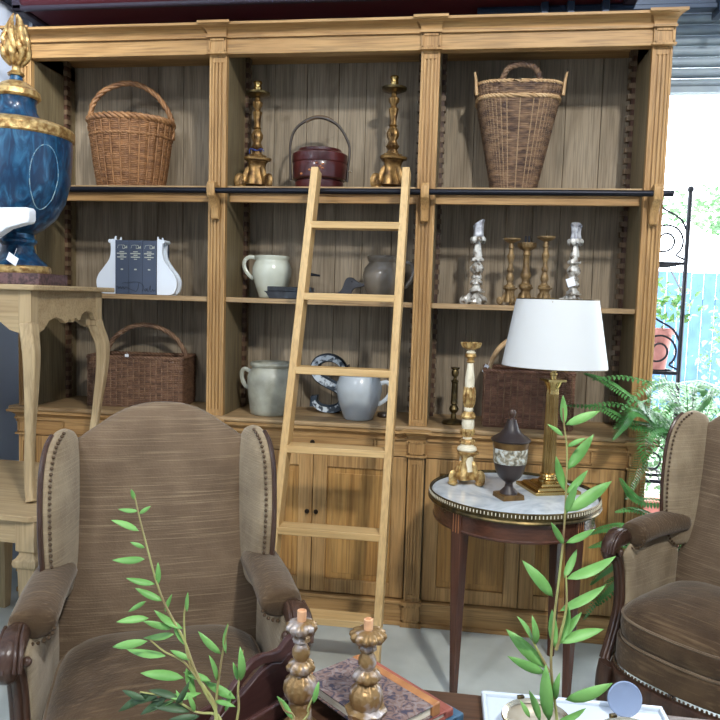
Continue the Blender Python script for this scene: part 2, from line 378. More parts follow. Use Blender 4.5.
# ------------------------------------------------------------------ bookcase
BK = Vector((.5, .2, 0))
bk = thing('bookcase', 'wide oak library bookcase with fluted pilasters, shelves above, cupboards below', 'bookcase', BK)
def bpart(name, mb, mt, par=None, bevel=.002, **k):
    o = mb.build(name, mt, par or bk, bevel=bevel, **k)
    if par is None: o.location = -BK
    return o
W = .0425; DEP = .40; ZT = 2.695
PX = (-1, 0, 1, 2)
for i, X in enumerate(PX):
    nm = 'side_panel' if i in (0, 3) else 'divider'
    a, b = (X-W, X+W)
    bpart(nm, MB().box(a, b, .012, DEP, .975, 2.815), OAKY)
def fluted(X, w_, z0, z1, y):
    mb = MB().box(X-w_, X+w_, y+.012, y+.03, z0, z1)
    e = .011; mb.box(X-w_, X-w_+e, y, y+.013, z0, z1).box(X+w_-e, X+w_, y, y+.013, z0, z1)
    mb.box(X-w_+e, X+w_-e, y, y+.013, z1-.012, z1).box(X-w_+e, X+w_-e, y, y+.013, z0, z0+.014)
    mb.box(X-w_+e, X+w_-e, y+.004, y+.013, z1-.036, z1-.012).box(X-w_+e, X+w_-e, y+.004, y+.013, z0+.014, z0+.03)
    span = 2*(w_-e); g = .006; n = 3; s_ = (span-n*g)/(n+1)
    for k in range(n+1):
        x = X-w_+e+k*(s_+g); mb.box(x, x+s_, y+.004, y+.013, z0+.03, z1-.036)
    return mb
for X in PX: bpart('pilaster', fluted(X, W, .975, ZT, -.018), OAKZ, bevel=.0012)
for i in range(3):                                                       # back boards, one panel per bay
    x0, x1 = PX[i]+W, PX[i+1]-W; mb = MB(); r2 = random.Random(i); x = x0-.01
    while x < x1:
        w_ = r2.uniform(.13, .18); e = min(x+w_, x1+.01)
        mb.box(x, e-.0022, DEP-.012, DEP+.01, .96, 2.815); x = e
    mb.box(x0-.01, x1+.01, DEP+.004, DEP+.02, .96, 2.815)
    bpart('back_panel', mb, BACKW)
    bpart('shelf_lip', MB().box(x0, x1, .045, .065, 2.018, 2.07), OAKX)
    for z in (2.09, 1.556):
        mb = MB().box(x0, x1, .008, DEP-.012, z-.024, z)
        bpart('shelf', mb, SHELFW)
    bpart('top_board', MB().box(x0, x1, .012, DEP-.012, 2.795, 2.81), SHELFW)
    for s_, xx in ((1, x0), (-1, x1)):
        q = bpart('shelf_rack', MB().box(min(xx, xx+s_*.016), max(xx, xx+s_*.016), .275, .31, .98, 2.79), SAW, bevel=0)
        mb = MB(); z = 1.0
        while z < 2.77:
            if not (2.05 < z < 2.1 or 1.52 < z < 1.57): mb.box(min(xx, xx+s_*.032), max(xx, xx+s_*.022), .272, .313, z, z+.024)
            z += .05
        bpart('tooth', mb, TOOTH, q, bevel=0)['kind'] = 'stuff'
# entablature
bpart('frieze', MB().box(-1-W-.004, 2+W+.004, -.022, .03, ZT, 2.765).box(-1-W-.004, -1+W, .03, DEP, ZT, 2.765).box(2-W, 2+W+.004, .03, DEP, ZT, 2.765), OAKX)
for X in PX:
    mb = MB().box(X-W-.002, X+W+.002, -.034, -.02, ZT+.006, 2.762); e = .01
    for a in ((X-W-.002, X-W+e, ZT+.006, 2.762), (X+W-e, X+W+.002, ZT+.006, 2.762), (X-W, X+W, 2.752, 2.762), (X-W, X+W, ZT+.006, ZT+.014)): mb.box(a[0], a[1], -.04, -.03, a[2], a[3])
    mb.box(X-W-.008, X+W+.008, -.046, -.02, ZT-.004, ZT+.005)
    bpart('frieze_block', mb, OAKZ, bevel=.001)
def cove(x0, x1, yo, z0=2.765, z1=2.82, dp=.075, ends=False, ex=.0):
    "cornice moulding swept along X; with ends it also flares sideways"
    pr = [(0, 0), (.012, 0), (.012, .01), (.004, .013)]
    for k in range(8):
        a = k/7*PI/2; pr.append((.004+dp*.9*(1-math.cos(a)), .015+(z1-z0-.027)*math.sin(a)))
    pr += [(dp, z1-z0-.011), (dp, z1-z0), (-.05, z1-z0), (-.05, 0)]
    vs = []
    for x, sg in ((x0, -1), (x1, 1)):
        for d, h in pr: vs.append(Vector((x+(sg*max(d, 0)*.55 if ends else 0), yo-d, z0+h)))
    n = len(pr); fs = [(i, (i+1) % n, n+(i+1) % n, n+i) for i in range(n)]+[tuple(range(n)), tuple(range(2*n-1, n-1, -1))]
    mb = MB(); mb.add(vs, fs); return mb
bpart('cornice', cove(-1-W, 2+W, -.024, dp=.06).box(-1-W, 2+W, .0, DEP, 2.775, 2.818), OAKX, bevel=0)
for X in PX: bpart('cornice_cap', cove(X-W-.001, X+W+.001, -.036, dp=.062, ends=True, z1=2.824), OAKX, bevel=0)
# side returns of the cornice
# counter and base cupboards
mb = MB().box(-1.09, 2.09, -.042, .43, .951, .975)
bpart('counter_top', mb, SHELFW, bevel=.008)
bpart('counter_moulding', cove(-1.065, 2.065, -.012, .905, .951, .03), OAKX, bevel=0)
for X in PX: bpart('counter_cap', cove(X-W+.002, X+W-.002, -.026, .895, .962, .056, ends=True), OAKX, bevel=0)
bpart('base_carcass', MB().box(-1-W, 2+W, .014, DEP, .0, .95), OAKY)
bpart('drawer_rail', MB().box(-1-W, 2+W, -.012, .014, .825, .91), OAKX)
for X in PX:
    bpart('base_pilaster', fluted(X, .038, .125, .828, -.03), OAKZ, bevel=.001)
    mb = MB().box(X-.04, X+.04, -.034, -.01, .842, .905).box(X-.049, X+.049, -.046, -.01, .829, .839); e = .01
    for a in ((X-.04, X-.03, .842, .905), (X+.03, X+.04, .842, .905), (X-.04, X+.04, .895, .905), (X-.04, X+.04, .842, .85)): mb.box(a[0], a[1], -.039, -.03, a[2], a[3])
    bpart('drawer_rail_block', mb, OAKZ, bevel=.001)
    mb = MB().box(X-.044, X+.044, -.04, -.01, .02, .106).box(X-.05, X+.05, -.048, -.01, 0, .024).box(X-.05, X+.05, -.05, -.01, .108, .124)
    for a in ((X-.044, X-.034, .026, .106), (X+.034, X+.044, .026, .106), (X-.044, X+.044, .096, .106), (X-.044, X+.044, .026, .036)): mb.box(a[0], a[1], -.045, -.03, a[2], a[3])
    bpart('plinth_block', mb, OAKZ, bevel=.001)
bpart('plinth', MB().box(-1-W, 2+W, -.024, .014, 0, .105).box(-1-W, 2+W, -.034, .014, .0, .02).box(-1-W, 2+W, -.032, .014, .105, .12), OAKX, bevel=.003)
for i in range(3):
    x0, x1 = PX[i]+.045, PX[i+1]-.045; c = (x0+x1)/2
    dr = bpart('drawer', MB().box(c-.29, c+.29, -.02, .0, .845, .9).box(c-.305, c-.297, -.022, 0, .84, .905).box(c+.297, c+.305, -.022, 0, .84, .905)
               .box(c-.305, c+.305, -.022, 0, .899, .905).box(c-.305, c+.305, -.022, 0, .84, .846), OAKX, bevel=.001)
    bpart('knob', MB().lathe([(0, .024), (.008, .023), (.012, .018), (.011, .012), (.005, .008), (.005, 0), (0, 0)], n=12), KNOB, dr, bevel=0)
    bpy.data.objects[dr.name].children[0].location = (c, -.02, .874); dr.children[0].rotation_euler = (PI/2, 0, 0)
    for s_ in (-1, 1):
        a, b = (x0, c-.002) if s_ < 0 else (c+.002, x1); t = .068; z0, z1 = .127, .82
        mb = MB().box(a, a+t, -.01, .012, z0, z1).box(b-t, b, -.01, .012, z0, z1).box(a+t, b-t, -.01, .012, z0, z0+t).box(a+t, b-t, -.01, .012, z1-t, z1)
        d = bpart('door', mb, OAKZ, bevel=.003)
        bpart('door_panel', MB().box(a+t, b-t, .002, .012, z0+t, z1-t).box(a+t+.03, b-t-.03, -.003, .01, z0+t+.03, z1-t-.03), PANEL, d, bevel=.002)
        kb = bpart('knob', MB().lathe([(0, .024), (.008, .023), (.012, .018), (.011, .012), (.005, .008), (.005, 0), (0, 0)], n=12), KNOB, d, bevel=0)
        kb.location = (c+s_*.022, -.01, .53); kb.rotation_euler = (PI/2, 0, 0)
# ladder rail and its brackets
bpart('ladder_rail', MB().tube([(-1.07, -.085, 2.055), (2.065, -.085, 2.055)], .0135, 12), RAILM, bevel=0)
for X in PX:
    pr = [(-.018, 2.045), (-.018, 1.935), (-.028, 1.925), (-.045, 1.928), (-.05, 1.945), (-.052, 1.975), (-.075, 2.01), (-.103, 2.028), (-.11, 2.05), (-.108, 2.08), (-.095, 2.095), (-.075, 2.095), (-.06, 2.088), (-.03, 2.085), (-.018, 2.08)]
    bpart('rail_bracket', MB().prism(pr, lambda a, b, t: Vector((t, a, b)), X-.019, X+.019), OAKZ, bevel=.003)

# ------------------------------------------------------------------ ladder
LT = thing('library_ladder', 'pale ash library ladder leaning on the black rail of the bookcase', 'ladder', (.655, -.56, 0))
TL, TR = Vector((.508, -.125, 2.142)), Vector((.918, -.125, 2.142)); BL, BR = Vector((.412, -.56, 0)), Vector((.894, -.56, 0))
def stile(a, b):
    mb = MB(); w_, d_ = .0165, .043; ax = (b-a).normalized(); dx = Vector((1, 0, 0)); dy = ax.cross(dx).normalized(); vs = []
    for p, cz in ((b, 0), (a, 1)):
        for i, j in ((-1, -1), (1, -1), (1, 1), (-1, 1)):
            q = p+dx*(i*w_)+dy*(j*d_)
            if not cz: q = q-ax*0; q.z = 0; q += (ax*(-(q.z)))*0
            vs.append(q)
    mb.add(vs, [(3, 2, 1, 0), (4, 5, 6, 7), (0, 1, 5, 4), (1, 2, 6, 5), (2, 3, 7, 6), (3, 0, 4, 7)])
    return mb
for a, b in ((TL, BL), (TR, BR)):
    o = stile(a, b).build('stile', LADW, LT, bevel=.003); o.location = -LT.location
for zz in (.24, .588, .926, 1.26, 1.582, 1.9):
    t = 1-zz/2.155; l = TL.lerp(BL, t); r_ = TR.lerp(BR, t)
    o = MB().box(l.x+.008, r_.x-.008, l.y-.043, l.y+.045, zz-.026, zz+.005).build('rung', LADX, LT, bevel=.003); o.location = -LT.location

# ------------------------------------------------------------------ baskets
def woven(path, z0, z1, rows, n, amp, r, mats_, par, flare=None, name='weave', wob=.0, stake_r=None, stakes=True):
    """wicker wall. path(u, z) -> (point, outward normal), u in 0..1; n stakes (even number)"""
    mb = MB(); q = random.Random(rows)
    for i in range(rows):
        z = z0+(z1-z0)*(i+.5)/rows; pts = []; ph = i % 2
        for k in range(3*n):
            u = k/(3*n); p, nn = path(u, z)
            s_ = (-amp if k % 3 == 0 else amp*.7)+((amp*.35) if (k//3+ph) % 2 else 0)
            pts.append(p+nn*s_+Vector((0, 0, q.uniform(-wob, wob))))
        mb.tube(pts, r*q.uniform(.9, 1.1), 5, closed=True, ab=(1.0, 1), up=(0, 0, 1))
    o = mb.build(name, mats_[0], par, sharp=80)
    if stakes:
        mb = MB()
        for k in range(n):
            pts = []
            for j in range(7):
                z = z0+(z1-z0)*j/6; p, nn = path(k/n, z); pts.append(p+nn*amp*.5)
            mb.tube(pts, stake_r or r*.9, 5, up=(0, 1, .01))
        mb.build('stakes', mats_[1], par, sharp=80)
    return o
def braid(pts, r, mt, par, name='braided_rim', tw=5, closed=True, strands=3, spread=1.0, seg=5):
    "strands twisting round a centre line"
    mb = MB(); P = [Vector(p) for p in pts]; N = len(P)
    for s_ in range(strands):
        out = []
        for i, p in enumerate(P):
            t = ((P[(i+1) % N]-P[i-1]) if closed else (P[min(i+1, N-1)]-P[max(i-1, 0)])).normalized()
            a = Vector((0, 0, 1)); a = a-t*a.dot(t)
            if a.length < .2: a = Vector((0, 1, 0)); a = a-t*a.dot(t)
            a.normalize(); b = t.cross(a); an = 2*PI*(i*tw/N+s_/strands)
            out.append(p+(a*math.cos(an)+b*math.sin(an))*r*spread)
        mb.tube(out, r, seg, closed=closed)
    return mb.build(name, mt, par, sharp=80)
def ring(rx, ry, z, n=120, c=(0, 0)):
    return [Vector((c[0]+rx*math.cos(2*PI*k/n), c[1]+ry*math.sin(2*PI*k/n), z)) for k in range(n)]
def price_tag(label, loc, rz, w_=.03, h_=.04, tilt=0, string=.03, group=None, rx=0):
    t = thing('price_tag', label, 'tag', loc, rz, group, rx=rx, ry=tilt)
    MB().box(-w_/2, w_/2, -.0006, .0006, -h_, 0).build('card', TAG, t, bevel=.0004)
    MB().tube(smooth_path([(0, 0, -.004), (.004, -.003, string*.5), (-.002, .002, string)], 4), .0007, 5).build('string', TAG, t)
    return t

# willow log basket, top left
t = thing('round_basket', 'round honey-brown willow basket with tall hoop handle on the top left shelf', 'basket', (-.535, .19, 2.091), .25)
def pth(u, z):
    a = 2*PI*u; k = z/.31; r = .155+.047*k**.8; d = Vector((math.cos(a), math.sin(a)*.82, 0)); return Vector((r*d.x, r*d.y, z)), d.normalized()
woven(pth, .004, .31, 38, 26, .0055, .0043, (W_WIL, W_RIM), t)
MB().lathe([(0, .0), (.15, .0), (.152, .012), (0, .012)], n=40).build('basket_floor', W_WIL, t, bevel=0).scale = (1, .82, 1)
braid([pth(k/140, .318)[0] for k in range(140)], .0085, W_RIM, t, tw=14, spread=1.1)
braid([pth(k/140, .245)[0]+pth(k/140, .245)[1]*.003 for k in range(140)], .0045, W_RIM, t, 'waling_band', tw=20)
hp = smooth_path([(-.20, 0, .27), (-.2, 0, .33), (-.185, 0, .4), (-.135, 0, .46), (-.045, 0, .5), (.04, 0, .498), (.12, 0, .455), (.175, 0, .39), (.2, 0, .33), (.202, 0, .25)], 7)
braid(hp, .0085, W_RIM, t, 'hoop_handle', tw=7, closed=False, strands=3, spread=.75)
t.scale = (1.02, 1.02, 1.07)
price_tag('small white tag tied to the hoop handle of the round basket', (-.345, .16, 2.42), .5, .022, .03, .4, .02)
MB()
# rectangular hampers
def hamper(name, label, loc, rz, L, Dp, H, cols, taper=0.0, hh=.0, hmat=None, handle_r=.012, rows=24, flare=.0, n=44, hdir='x', hx=0):
    t = thing(name, label, 'basket', loc, rz)
    def pth(u, z, off=0):
        k = z/H; a = (L/2-off)*(1-flare*(1-k)); b = (Dp/2-off)*(1-flare*(1-k)); c = .02
        per = 2*(2*a+2*b); d = u*per
        if d < 2*a: return Vector((-a+d, -b, z)), Vector((0, -1, 0))
        d -= 2*a
        if d < 2*b: return Vector((a, -b+d, z)), Vector((1, 0, 0))
        d -= 2*b
        if d < 2*a: return Vector((a-d, b, z)), Vector((0, 1, 0))
        d -= 2*a
        return Vector((-a, b-d, z)), Vector((-1, 0, 0))
    woven(pth, .006, H, rows, n, .004, H/rows*.54, cols, t, stake_r=.0035)
    MB().box(-L/2*(1-flare), L/2*(1-flare), -Dp/2*(1-flare), Dp/2*(1-flare), 0, .01).build('basket_floor', cols[0], t)
    braid([pth(k/160, H+.006)[0] for k in range(160)], .0062, cols[0], t, tw=26, spread=.9)
    return t, pth
t, p_ = hamper('picnic_basket', 'long brown rectangular wicker basket with arched cane handle behind the left armchair', (-.485, .225, .976), .12, .49, .25, .25, (W_DARK, W_DARKH), rows=26, n=50)
hp = smooth_path([(-.235, -.11, .20), (-.225, -.10, .27), (-.16, -.05, .345), (-.03, .0, .385), (.10, .03, .37), (.19, .06, .31), (.235, .09, .24), (.24, .095, .18)], 7)
hp = smooth_path([(-.20, 0, .20), (-.20, 0, .25), (-.15, 0, .35), (-.04, 0, .415), (.08, 0, .41), (.18, 0, .35), (.235, 0, .25), (.24, 0, .18)], 7)
braid(hp, .007, W_DARKH, t, 'arched_handle', tw=6, closed=False, strands=4, spread=1)
q = random.Random(3)
mb = MB()
for k in range(3): mb.box(-.2+k*.13, -.09+k*.13, -.08, .06, .05, .19+.02*k)
mb.build('lining_contents', W_DARKH, t)
price_tag('small white tag on the rim of the long basket behind the left armchair', (-.505, .08, 1.25), .1, .02, .014, 0, .008)
t, p_ = hamper('log_basket', 'red-brown rectangular wicker basket standing behind the white lamp shade', (1.515, .20, .976), -.03, .41, .27, .262, (W_COG, W_DARKH), rows=30, n=44)
hp = smooth_path([(-.19, -.04, .24), (-.175, -.04, .31), (-.13, -.03, .385), (-.05, 0, .43), (.05, .02, .43), (.13, .03, .385), (.175, .04, .31), (.19, .04, .24)], 7)
MB().tube(hp, .0125, 8).build('hoop_handle', W_PALE, t)
price_tag('blue-white tag hanging on the pale handle of the basket behind the lamp', (1.318, .145, 1.265), -.4, .022, .042, .45, .02)
# tall tapered grape-picker's basket
W_TAPS = mat('weathered_stake', (150, 124, 94), .7)
t = thing('tapered_basket', 'tall tapered wicker basket with flat back and two horns on the top right shelf', 'basket', (1.407, .225, 2.091), .04)
H = .49
def pth(u, z):
    k = z/H; a = .098+.1*k; b = .07+.075*k; an = 2*PI*u-PI/2
    c, s_ = math.cos(an), math.sin(an); p = .55
    x = a*math.copysign(abs(c)**p, c); y = b*math.copysign(abs(s_)**p, s_)
    nn = Vector((x/a/a, y/b/b, 0)).normalized(); return Vector((x, y, z)), nn
woven(pth, .004, H*.86, 52, 46, .0032, .0054, (W_TAP, W_TAPS), t, stake_r=.0032)
woven(pth, H*.9, H, 6, 40, .004, .0056, (W_TAP, W_PALE), t, name='top_weave', stakes=False)
MB().box(-.09, .09, -.06, .06, 0, .01).build('basket_floor', W_TAP, t)
braid([pth(k/140, H*.88)[0]+pth(k/140, H*.88)[1]*.003 for k in range(140)], .006, W_PALE, t, 'pale_waling_band', tw=18)
braid([pth(k/140, H+.004)[0] for k in range(140)], .005, W_PALE, t, 'pale_rim', tw=20)
for s_ in (-1, 1):
    MB().tube([(s_*.198, -.10, H-.05), (s_*.204, -.10, H+.02), (s_*.211, -.10, H+.055)], [.008, .007, .005], 7).build('horn', W_PALE, t)
hp = smooth_path([(-.085, -.13, H-.03), (-.085, -.135, H+.01), (-.06, -.14, H+.06), (0, -.142, H+.078), (.06, -.14, H+.06), (.085, -.135, H+.01), (.085, -.13, H-.03)], 7)
braid(hp, .0085, W_TAP, t, 'twisted_handle', tw=6, closed=False, strands=3, spread=.8)

# ------------------------------------------------------------------ candlesticks
def scroll_foot(par, R, h, mt, n=3, a0=-PI/2, body=.42, top=.42, thick=.1, name='scroll_leg'):
    "baroque three-sided base: waisted body on scroll legs"
    mb = MB(); rings = []; N = 36
    for z, r in ((.16*h, body*R*1.15), (.3*h, body*R*1.1), (.42*h, body*R*.95), (.7*h, top*R*.88), (.82*h, top*R*.95), (.84*h, top*R*1.05), (.88*h, top*R*1.1), (.9*h, top*R*1.4), (.97*h, top*R*1.45), (h, top*R*1.2), (h, 0)):
        rings.append((r, z, .16 if r else 0))
    mb.lathe([(0, .16*h)]+rings, n=N, lobes=n, a0=a0); o = mb.build('tripod_body', mt, par, sharp=50)
    for k in range(n):
        a = a0+2*PI*k/n; d = Vector((math.cos(a), math.sin(a), 0)); pts = []
        prof = [(.3, .66), (.42, .58), (.5, .48), (.6, .34), (.74, .2), (.88, .13), (.98, .16), (1.0, .27), (.93, .36), (.83, .34), (.8, .25), (.86, .2)]
        pts = [d*(R*x)+Vector((0, 0, h*z_)) for x, z_ in prof]
        mb = MB().tube(smooth_path(pts, 4), R*thick, 7, ab=(1, 1.7), up=(-math.sin(a), math.cos(a), 0)); 
        mb.ball(d*(R*.82)+Vector((0, 0, h*.07)), h*.08, 8, (1.4, 1.4, .9)); mb.build(name, mt, par, sharp=60)
def candlestick(label, loc, rz, H, R, mt, prof, base_h=.24, lobes=6, spike=None, pan=None, group=None, feet=3, name='candlestick', foot_mat=None, a0=-PI/2, body=.42, thick=.1):
    t = thing(name, label, 'candlestick', loc, rz, group)
    bh = base_h*H
    if feet: scroll_foot(t, R, bh, foot_mat or mt, feet, a0, body=body, thick=thick)
    MB().lathe([(0, bh-.001)]+[(r*R, bh+z*(H-bh), am) for r, z, am in prof]+[(0, H if prof[-1][1] >= 1 else bh+prof[-1][1]*(H-bh))], n=30, lobes=lobes).build('stem', mt, t, sharp=45)
    if pan: MB().lathe([(0, H*pan[0]), (pan[1]*R*.5, H*pan[0]), (pan[1]*R, H*pan[0]+.008), (pan[1]*R*1.0, H*pan[0]+.011), (pan[1]*R*.5, H*pan[0]+.005), (0, H*pan[0]+.005)], n=32).build('drip_pan', pan[2], t)
    if spike: MB().tube([(0, 0, H-.01), (0, 0, H+spike)], [.0035, .0012], 6).build('pricket', DKBRASS, t)
    return t
ALT = [(.55, 0, 0), (.55, .02, 0), (.32, .05, 0), (.3, .08, 0), (.42, .1, 0), (.26, .13, 0), (.2, .17, 0), (.36, .24, .1), (.4, .29, .12), (.3, .35, .08), (.16, .4, 0), (.26, .415, 0), (.26, .43, 0), (.18, .45, 0), (.2, .52, .12), (.26, .6, .12), (.3, .68, .12), (.22, .7, 0), (.16, .72, 0), (.3, .76, .1), (.3, .79, .1), (.2, .82, 0), (.16, .85, 0), (.16, .9, 0), (.26, .92, 0), (.26, .935, 0), (.16, .95, 0), (.22, .97, 0), (.22, .985, 0), (.16, 1.0, 0)]
def altar_stick(label, loc, H, ribbon=False):
    t = thing('altar_candlestick', label, 'candlestick', loc, .0, 'gilt altar candlesticks on the top middle shelf')
    R = .088; bh = .155
    scroll_foot(t, R, bh, GOLD, 3, -PI/2+PI/3, body=.5, top=.48, thick=.13)
    MB().lathe([(0, bh), (.042, bh), (.044, bh+.008), (.026, bh+.014), (.02, bh+.03), (.03, bh+.045), (.022, bh+.055), (.017, bh+.07), (.026, bh+.09), (.027, bh+.105), (.02, bh+.12), (.013, bh+.132), (.02, bh+.137), (.014, bh+.142), (.014, bh+.165), (.019, bh+.2), (.022, bh+.212), (.012, bh+.222), (.014, bh+.232), (.022, bh+.242), (.023, bh+.258), (.012, bh+.268), (.01, bh+.295), (0, bh+.295)], n=32, lobes=8, amp=.08).build('stem', GOLD, t, sharp=45)
    MB().lathe([(0, bh+.283), (.03, bh+.284), (.058, bh+.295), (.06, bh+.304), (.03, bh+.295), (0, bh+.292)], n=36).build('drip_pan', DKBRASS, t)
    z = bh+.292
    MB().lathe([(0, z), (.01, z), (.009, z+.018), (.018, z+.024), (.02, z+.036), (.017, z+.04), (.017, z+.052), (.021, z+.058), (.019, z+.064), (.012, z+.064), (.011, z+.05), (0, z+.05)], n=24).build('socket', BRASS, t)
    if ribbon:
        mb = MB(); mb.tube(ring(.0225, .0225, bh+.036, 20), .0022, 5, closed=True)
        mb.tube(smooth_path([(.01, -.022, bh+.036), (.03, -.03, bh+.042), (.045, -.028, bh+.03)], 4), .0022, 5).tube(smooth_path([(.005, -.022, bh+.036), (-.025, -.03, bh+.042), (-.03, -.025, bh+.02)], 4), .0022, 5)
        tag(mb.build('ribbon', RIBB), 'blue ribbon tied round the stem of the left altar candlestick', 'ribbon').location = loc
    return t
altar_stick('tall gilt altar candlestick with blue ribbon, left on the top middle shelf', (.145, .15, 2.091), .505, True).scale = (1.05, 1.05, 1.03)
altar_stick('tall gilt altar candlestick without ribbon, right on the top middle shelf', (.822, .14, 2.091), .515).scale = (1.05, 1.05, 1.055)

# right bay, middle shelf
SIL = [(.5, 0, 0), (.5, .03, .1), (.36, .06, 0), (.3, .1, 0), (.5, .13, .1), (.46, .18, .1), (.3, .22, 0), (.44, .25, .1), (.38, .29, 0), (.26, .32, 0), (.46, .37, .14), (.52, .43, .14), (.4, .49, .1), (.24, .53, 0), (.5, .56, .1), (.5, .6, .1), (.36, .64, 0), (.38, .66, .1), (.32, .75, .12), (.24, .86, .1), (.18, .93, 0), (.2, 1, 0)]
def silver_stick(label, loc, rz, sc=1):
    t = candlestick(label, loc, rz, .315*sc, .058, SILV, SIL, base_h=.2, lobes=7, name='silvered_candlestick', body=.7, thick=.2, group='chipped silver-white candlesticks')
    mb = MB(); z0 = .31*sc; n = 28; vs = []; fs = []                       # ragged tin cup
    q = random.Random(len(label))
    for j, (r, z) in enumerate(((.012, z0), (.03, z0+.008), (.036, z0-.002), (.034, z0-.018))):
        for k in range(n): a = 2*PI*k/n; rr = r*(1+.12*math.cos(7*a)*(j > 0)); vs.append(Vector((rr*math.cos(a), rr*math.sin(a), z+(.008*math.cos(7*a+1) if j == 3 else 0))))
    for j in range(3):
        for k in range(n): fs.append((j*n+k, j*n+(k+1) % n, (j+1)*n+(k+1) % n, (j+1)*n+k))
    mb.add(vs, fs); o = mb.build('drip_cup', SILV, t, sharp=70); s_ = o.modifiers.new('s', 'SOLIDIFY'); s_.thickness = .002
    mb = MB(); vs = []; fs = []; n = 24
    for j in range(6):
        for k in range(n):
            a = 2*PI*k/n; hgt = .055+.03*(.5+.5*math.cos(a*1+.6))
            z = z0+.005+(hgt)*j/5; r = .024-.006*math.sin(j*.62)+.003*math.cos(5*a); vs.append(Vector((r*math.cos(a), r*math.sin(a), z)))
    for j in range(5):
        for k in range(n): fs.append((j*n+k, j*n+(k+1) % n, (j+1)*n+(k+1) % n, (j+1)*n+k))
    mb.add(vs, fs); o = mb.build('tin_socket', LACE, t, sharp=70); s_ = o.modifiers.new('s', 'SOLIDIFY'); s_.thickness = .002
    return t
silver_stick('chipped silver-white candlestick, leftmost on the middle right shelf', (1.248, .10, 1.557), .3, 1.0)
silver_stick('chipped silver-white candlestick with hanging white tag, rightmost on the middle right shelf', (1.70, .14, 1.557), 2.2, 1.0)
price_tag('white square tag hanging on the right silver-white candlestick', (1.672, .073, 1.69), -.1, .036, .04, -.35, .012)
GS = [(.5, 0, 0), (.5, .03, 0), (.3, .06, 0), (.24, .1, 0), (.36, .16, 0), (.3, .24, 0), (.2, .3, 0), (.3, .34, 0), (.3, .38, 0), (.2, .41, 0), (.18, .5, 0), (.3, .6, 0), (.34, .64, 0), (.22, .7, 0), (.2, .78, 0), (.28, .8, 0), (.2, .86, 0), (.2, .9, 0), (.5, .93, 0), (.78, .97, 0), (.78, 1.0, 0)]
t = candlestick('slim gilt pricket candlestick, left of the gilt trio above the lamp', (1.403, .09, 1.557), .2, .312, .052, GILTD, GS, base_h=.27, spike=.03, name='pricket_candlestick', group='gilt candlesticks above the lamp')
GS2 = [(.6, 0, 0), (.6, .04, 0), (.36, .08, 0), (.3, .16, 0), (.44, .22, 0), (.48, .27, 0), (.34, .36, 0), (.26, .5, 0), (.26, .7, 0), (.34, .73, 0), (.3, .76, 0), (.3, .82, 0), (.6, .87, .08), (.78, .92, .08), (.78, 1.0, .08)]
t = candlestick('stout gilt candlestick with dark pins on its cup, middle of the gilt trio', (1.48, .16, 1.557), 0, .298, .054, GILTD, GS2, base_h=.3, name='pricket_candlestick', body=.55, group='gilt candlesticks above the lamp')
mb = MB()
for s_ in (-1, 1): mb.box(s_*.008-.004, s_*.008+.004, -.004, .004, .296, .33)
mb.build('pin', RAILM, t)
t = candlestick('slim gilt pricket candlestick, right of the gilt trio above the lamp', (1.563, .11, 1.557), -.2, .325, .054, GILTD, GS, base_h=.27, spike=.03, name='pricket_candlestick', group='gilt candlesticks above the lamp')
# small brass stick on the counter, right bay
t = thing('brass_candlestick', 'small dark brass candlestick on the counter beside the basket behind the lamp', 'candlestick', (1.165, .11, .976))
MB().lathe([(0, 0), (.056, 0), (.058, .006), (.05, .014), (.03, .02), (.014, .026), (.012, .05), (0, .05)], n=32).build('foot', DKBRASS, t)
MB().lathe([(0, .04), (.01, .04), (.01, .05), (.02, .06), (.024, .072), (.018, .086), (.012, .092), (.018, .098), (.0165, .104), (.0155, .15), (.0145, .2), (.018, .204), (.018, .21), (.01, .214), (0, .214)], n=24).build('stem', DKBRASS, t)
MB().lathe([(0, .21), (.008, .212), (.008, .226), (.016, .234), (.018, .252), (.014, .262), (.021, .268), (.021, .274), (.012, .274), (.011, .25), (0, .25)], n=24).build('socket', DKBRASS, t)

# ------------------------------------------------------------------ lacquered food bucket, top middle shelf
t = thing('wooden_bucket', 'round red-brown lacquered lidded bucket with thin dark hoop handle', 'bucket', (.458, .185, 2.091), .2)
MB().lathe([(0, 0), (.118, 0), (.12, .005), (.12, .036), (.113, .04), (.113, .044), (0, .044)], n=48).build('foot_ring', LACQ, t)
MB().lathe([(0, .044), (.125, .044), (.132, .05), (.134, .09), (.134, .11), (.132, .114), (.0, .114)], n=48).build('body', LACQ, t)
MB().lathe([(0, .114), (.135, .114), (.137, .118), (.137, .15), (.128, .156), (.11, .16), (.106, .172), (.06, .178), (0, .18)], n=48).build('lid', LACQ, t)
mb = MB(); q = random.Random(2)
for k in range(9):
    a = -PI/2-.3+q.uniform(-.45, .45); z = .075+q.uniform(-.02, .025); mb.ball((.1335*math.cos(a), .1335*math.sin(a), z), .009, 6, (1, .25, .6))
mb.build('painted_flower', LACQG, t)
hp = smooth_path([(-.142, 0, .045), (-.146, 0, .12), (-.146, 0, .2), (-.12, 0, .26), (-.05, 0, .302), (.02, 0, .305), (.09, 0, .275), (.138, 0, .21), (.146, 0, .16), (.14, 0, .1), (.138, 0, .045)], 6)
MB().tube(hp, .0062, 8, ab=(1, 1.6)).build('hoop_handle', DKWIRE, t)
MB().tube(smooth_path([(-.075, 0, .29), (-.03, 0, .307), (.02, 0, .308), (.06, 0, .294)], 6), .0085, 8).build('handle_grip', wood('cane_grip', (110, 88, 64), (80, 62, 46), 'X'), t)
MB().tube([(.14, -.004, .09), (.158, -.004, .088)], .004, 6).build('pin', SILVER, t)
t.scale = (1, 1, 1.17)

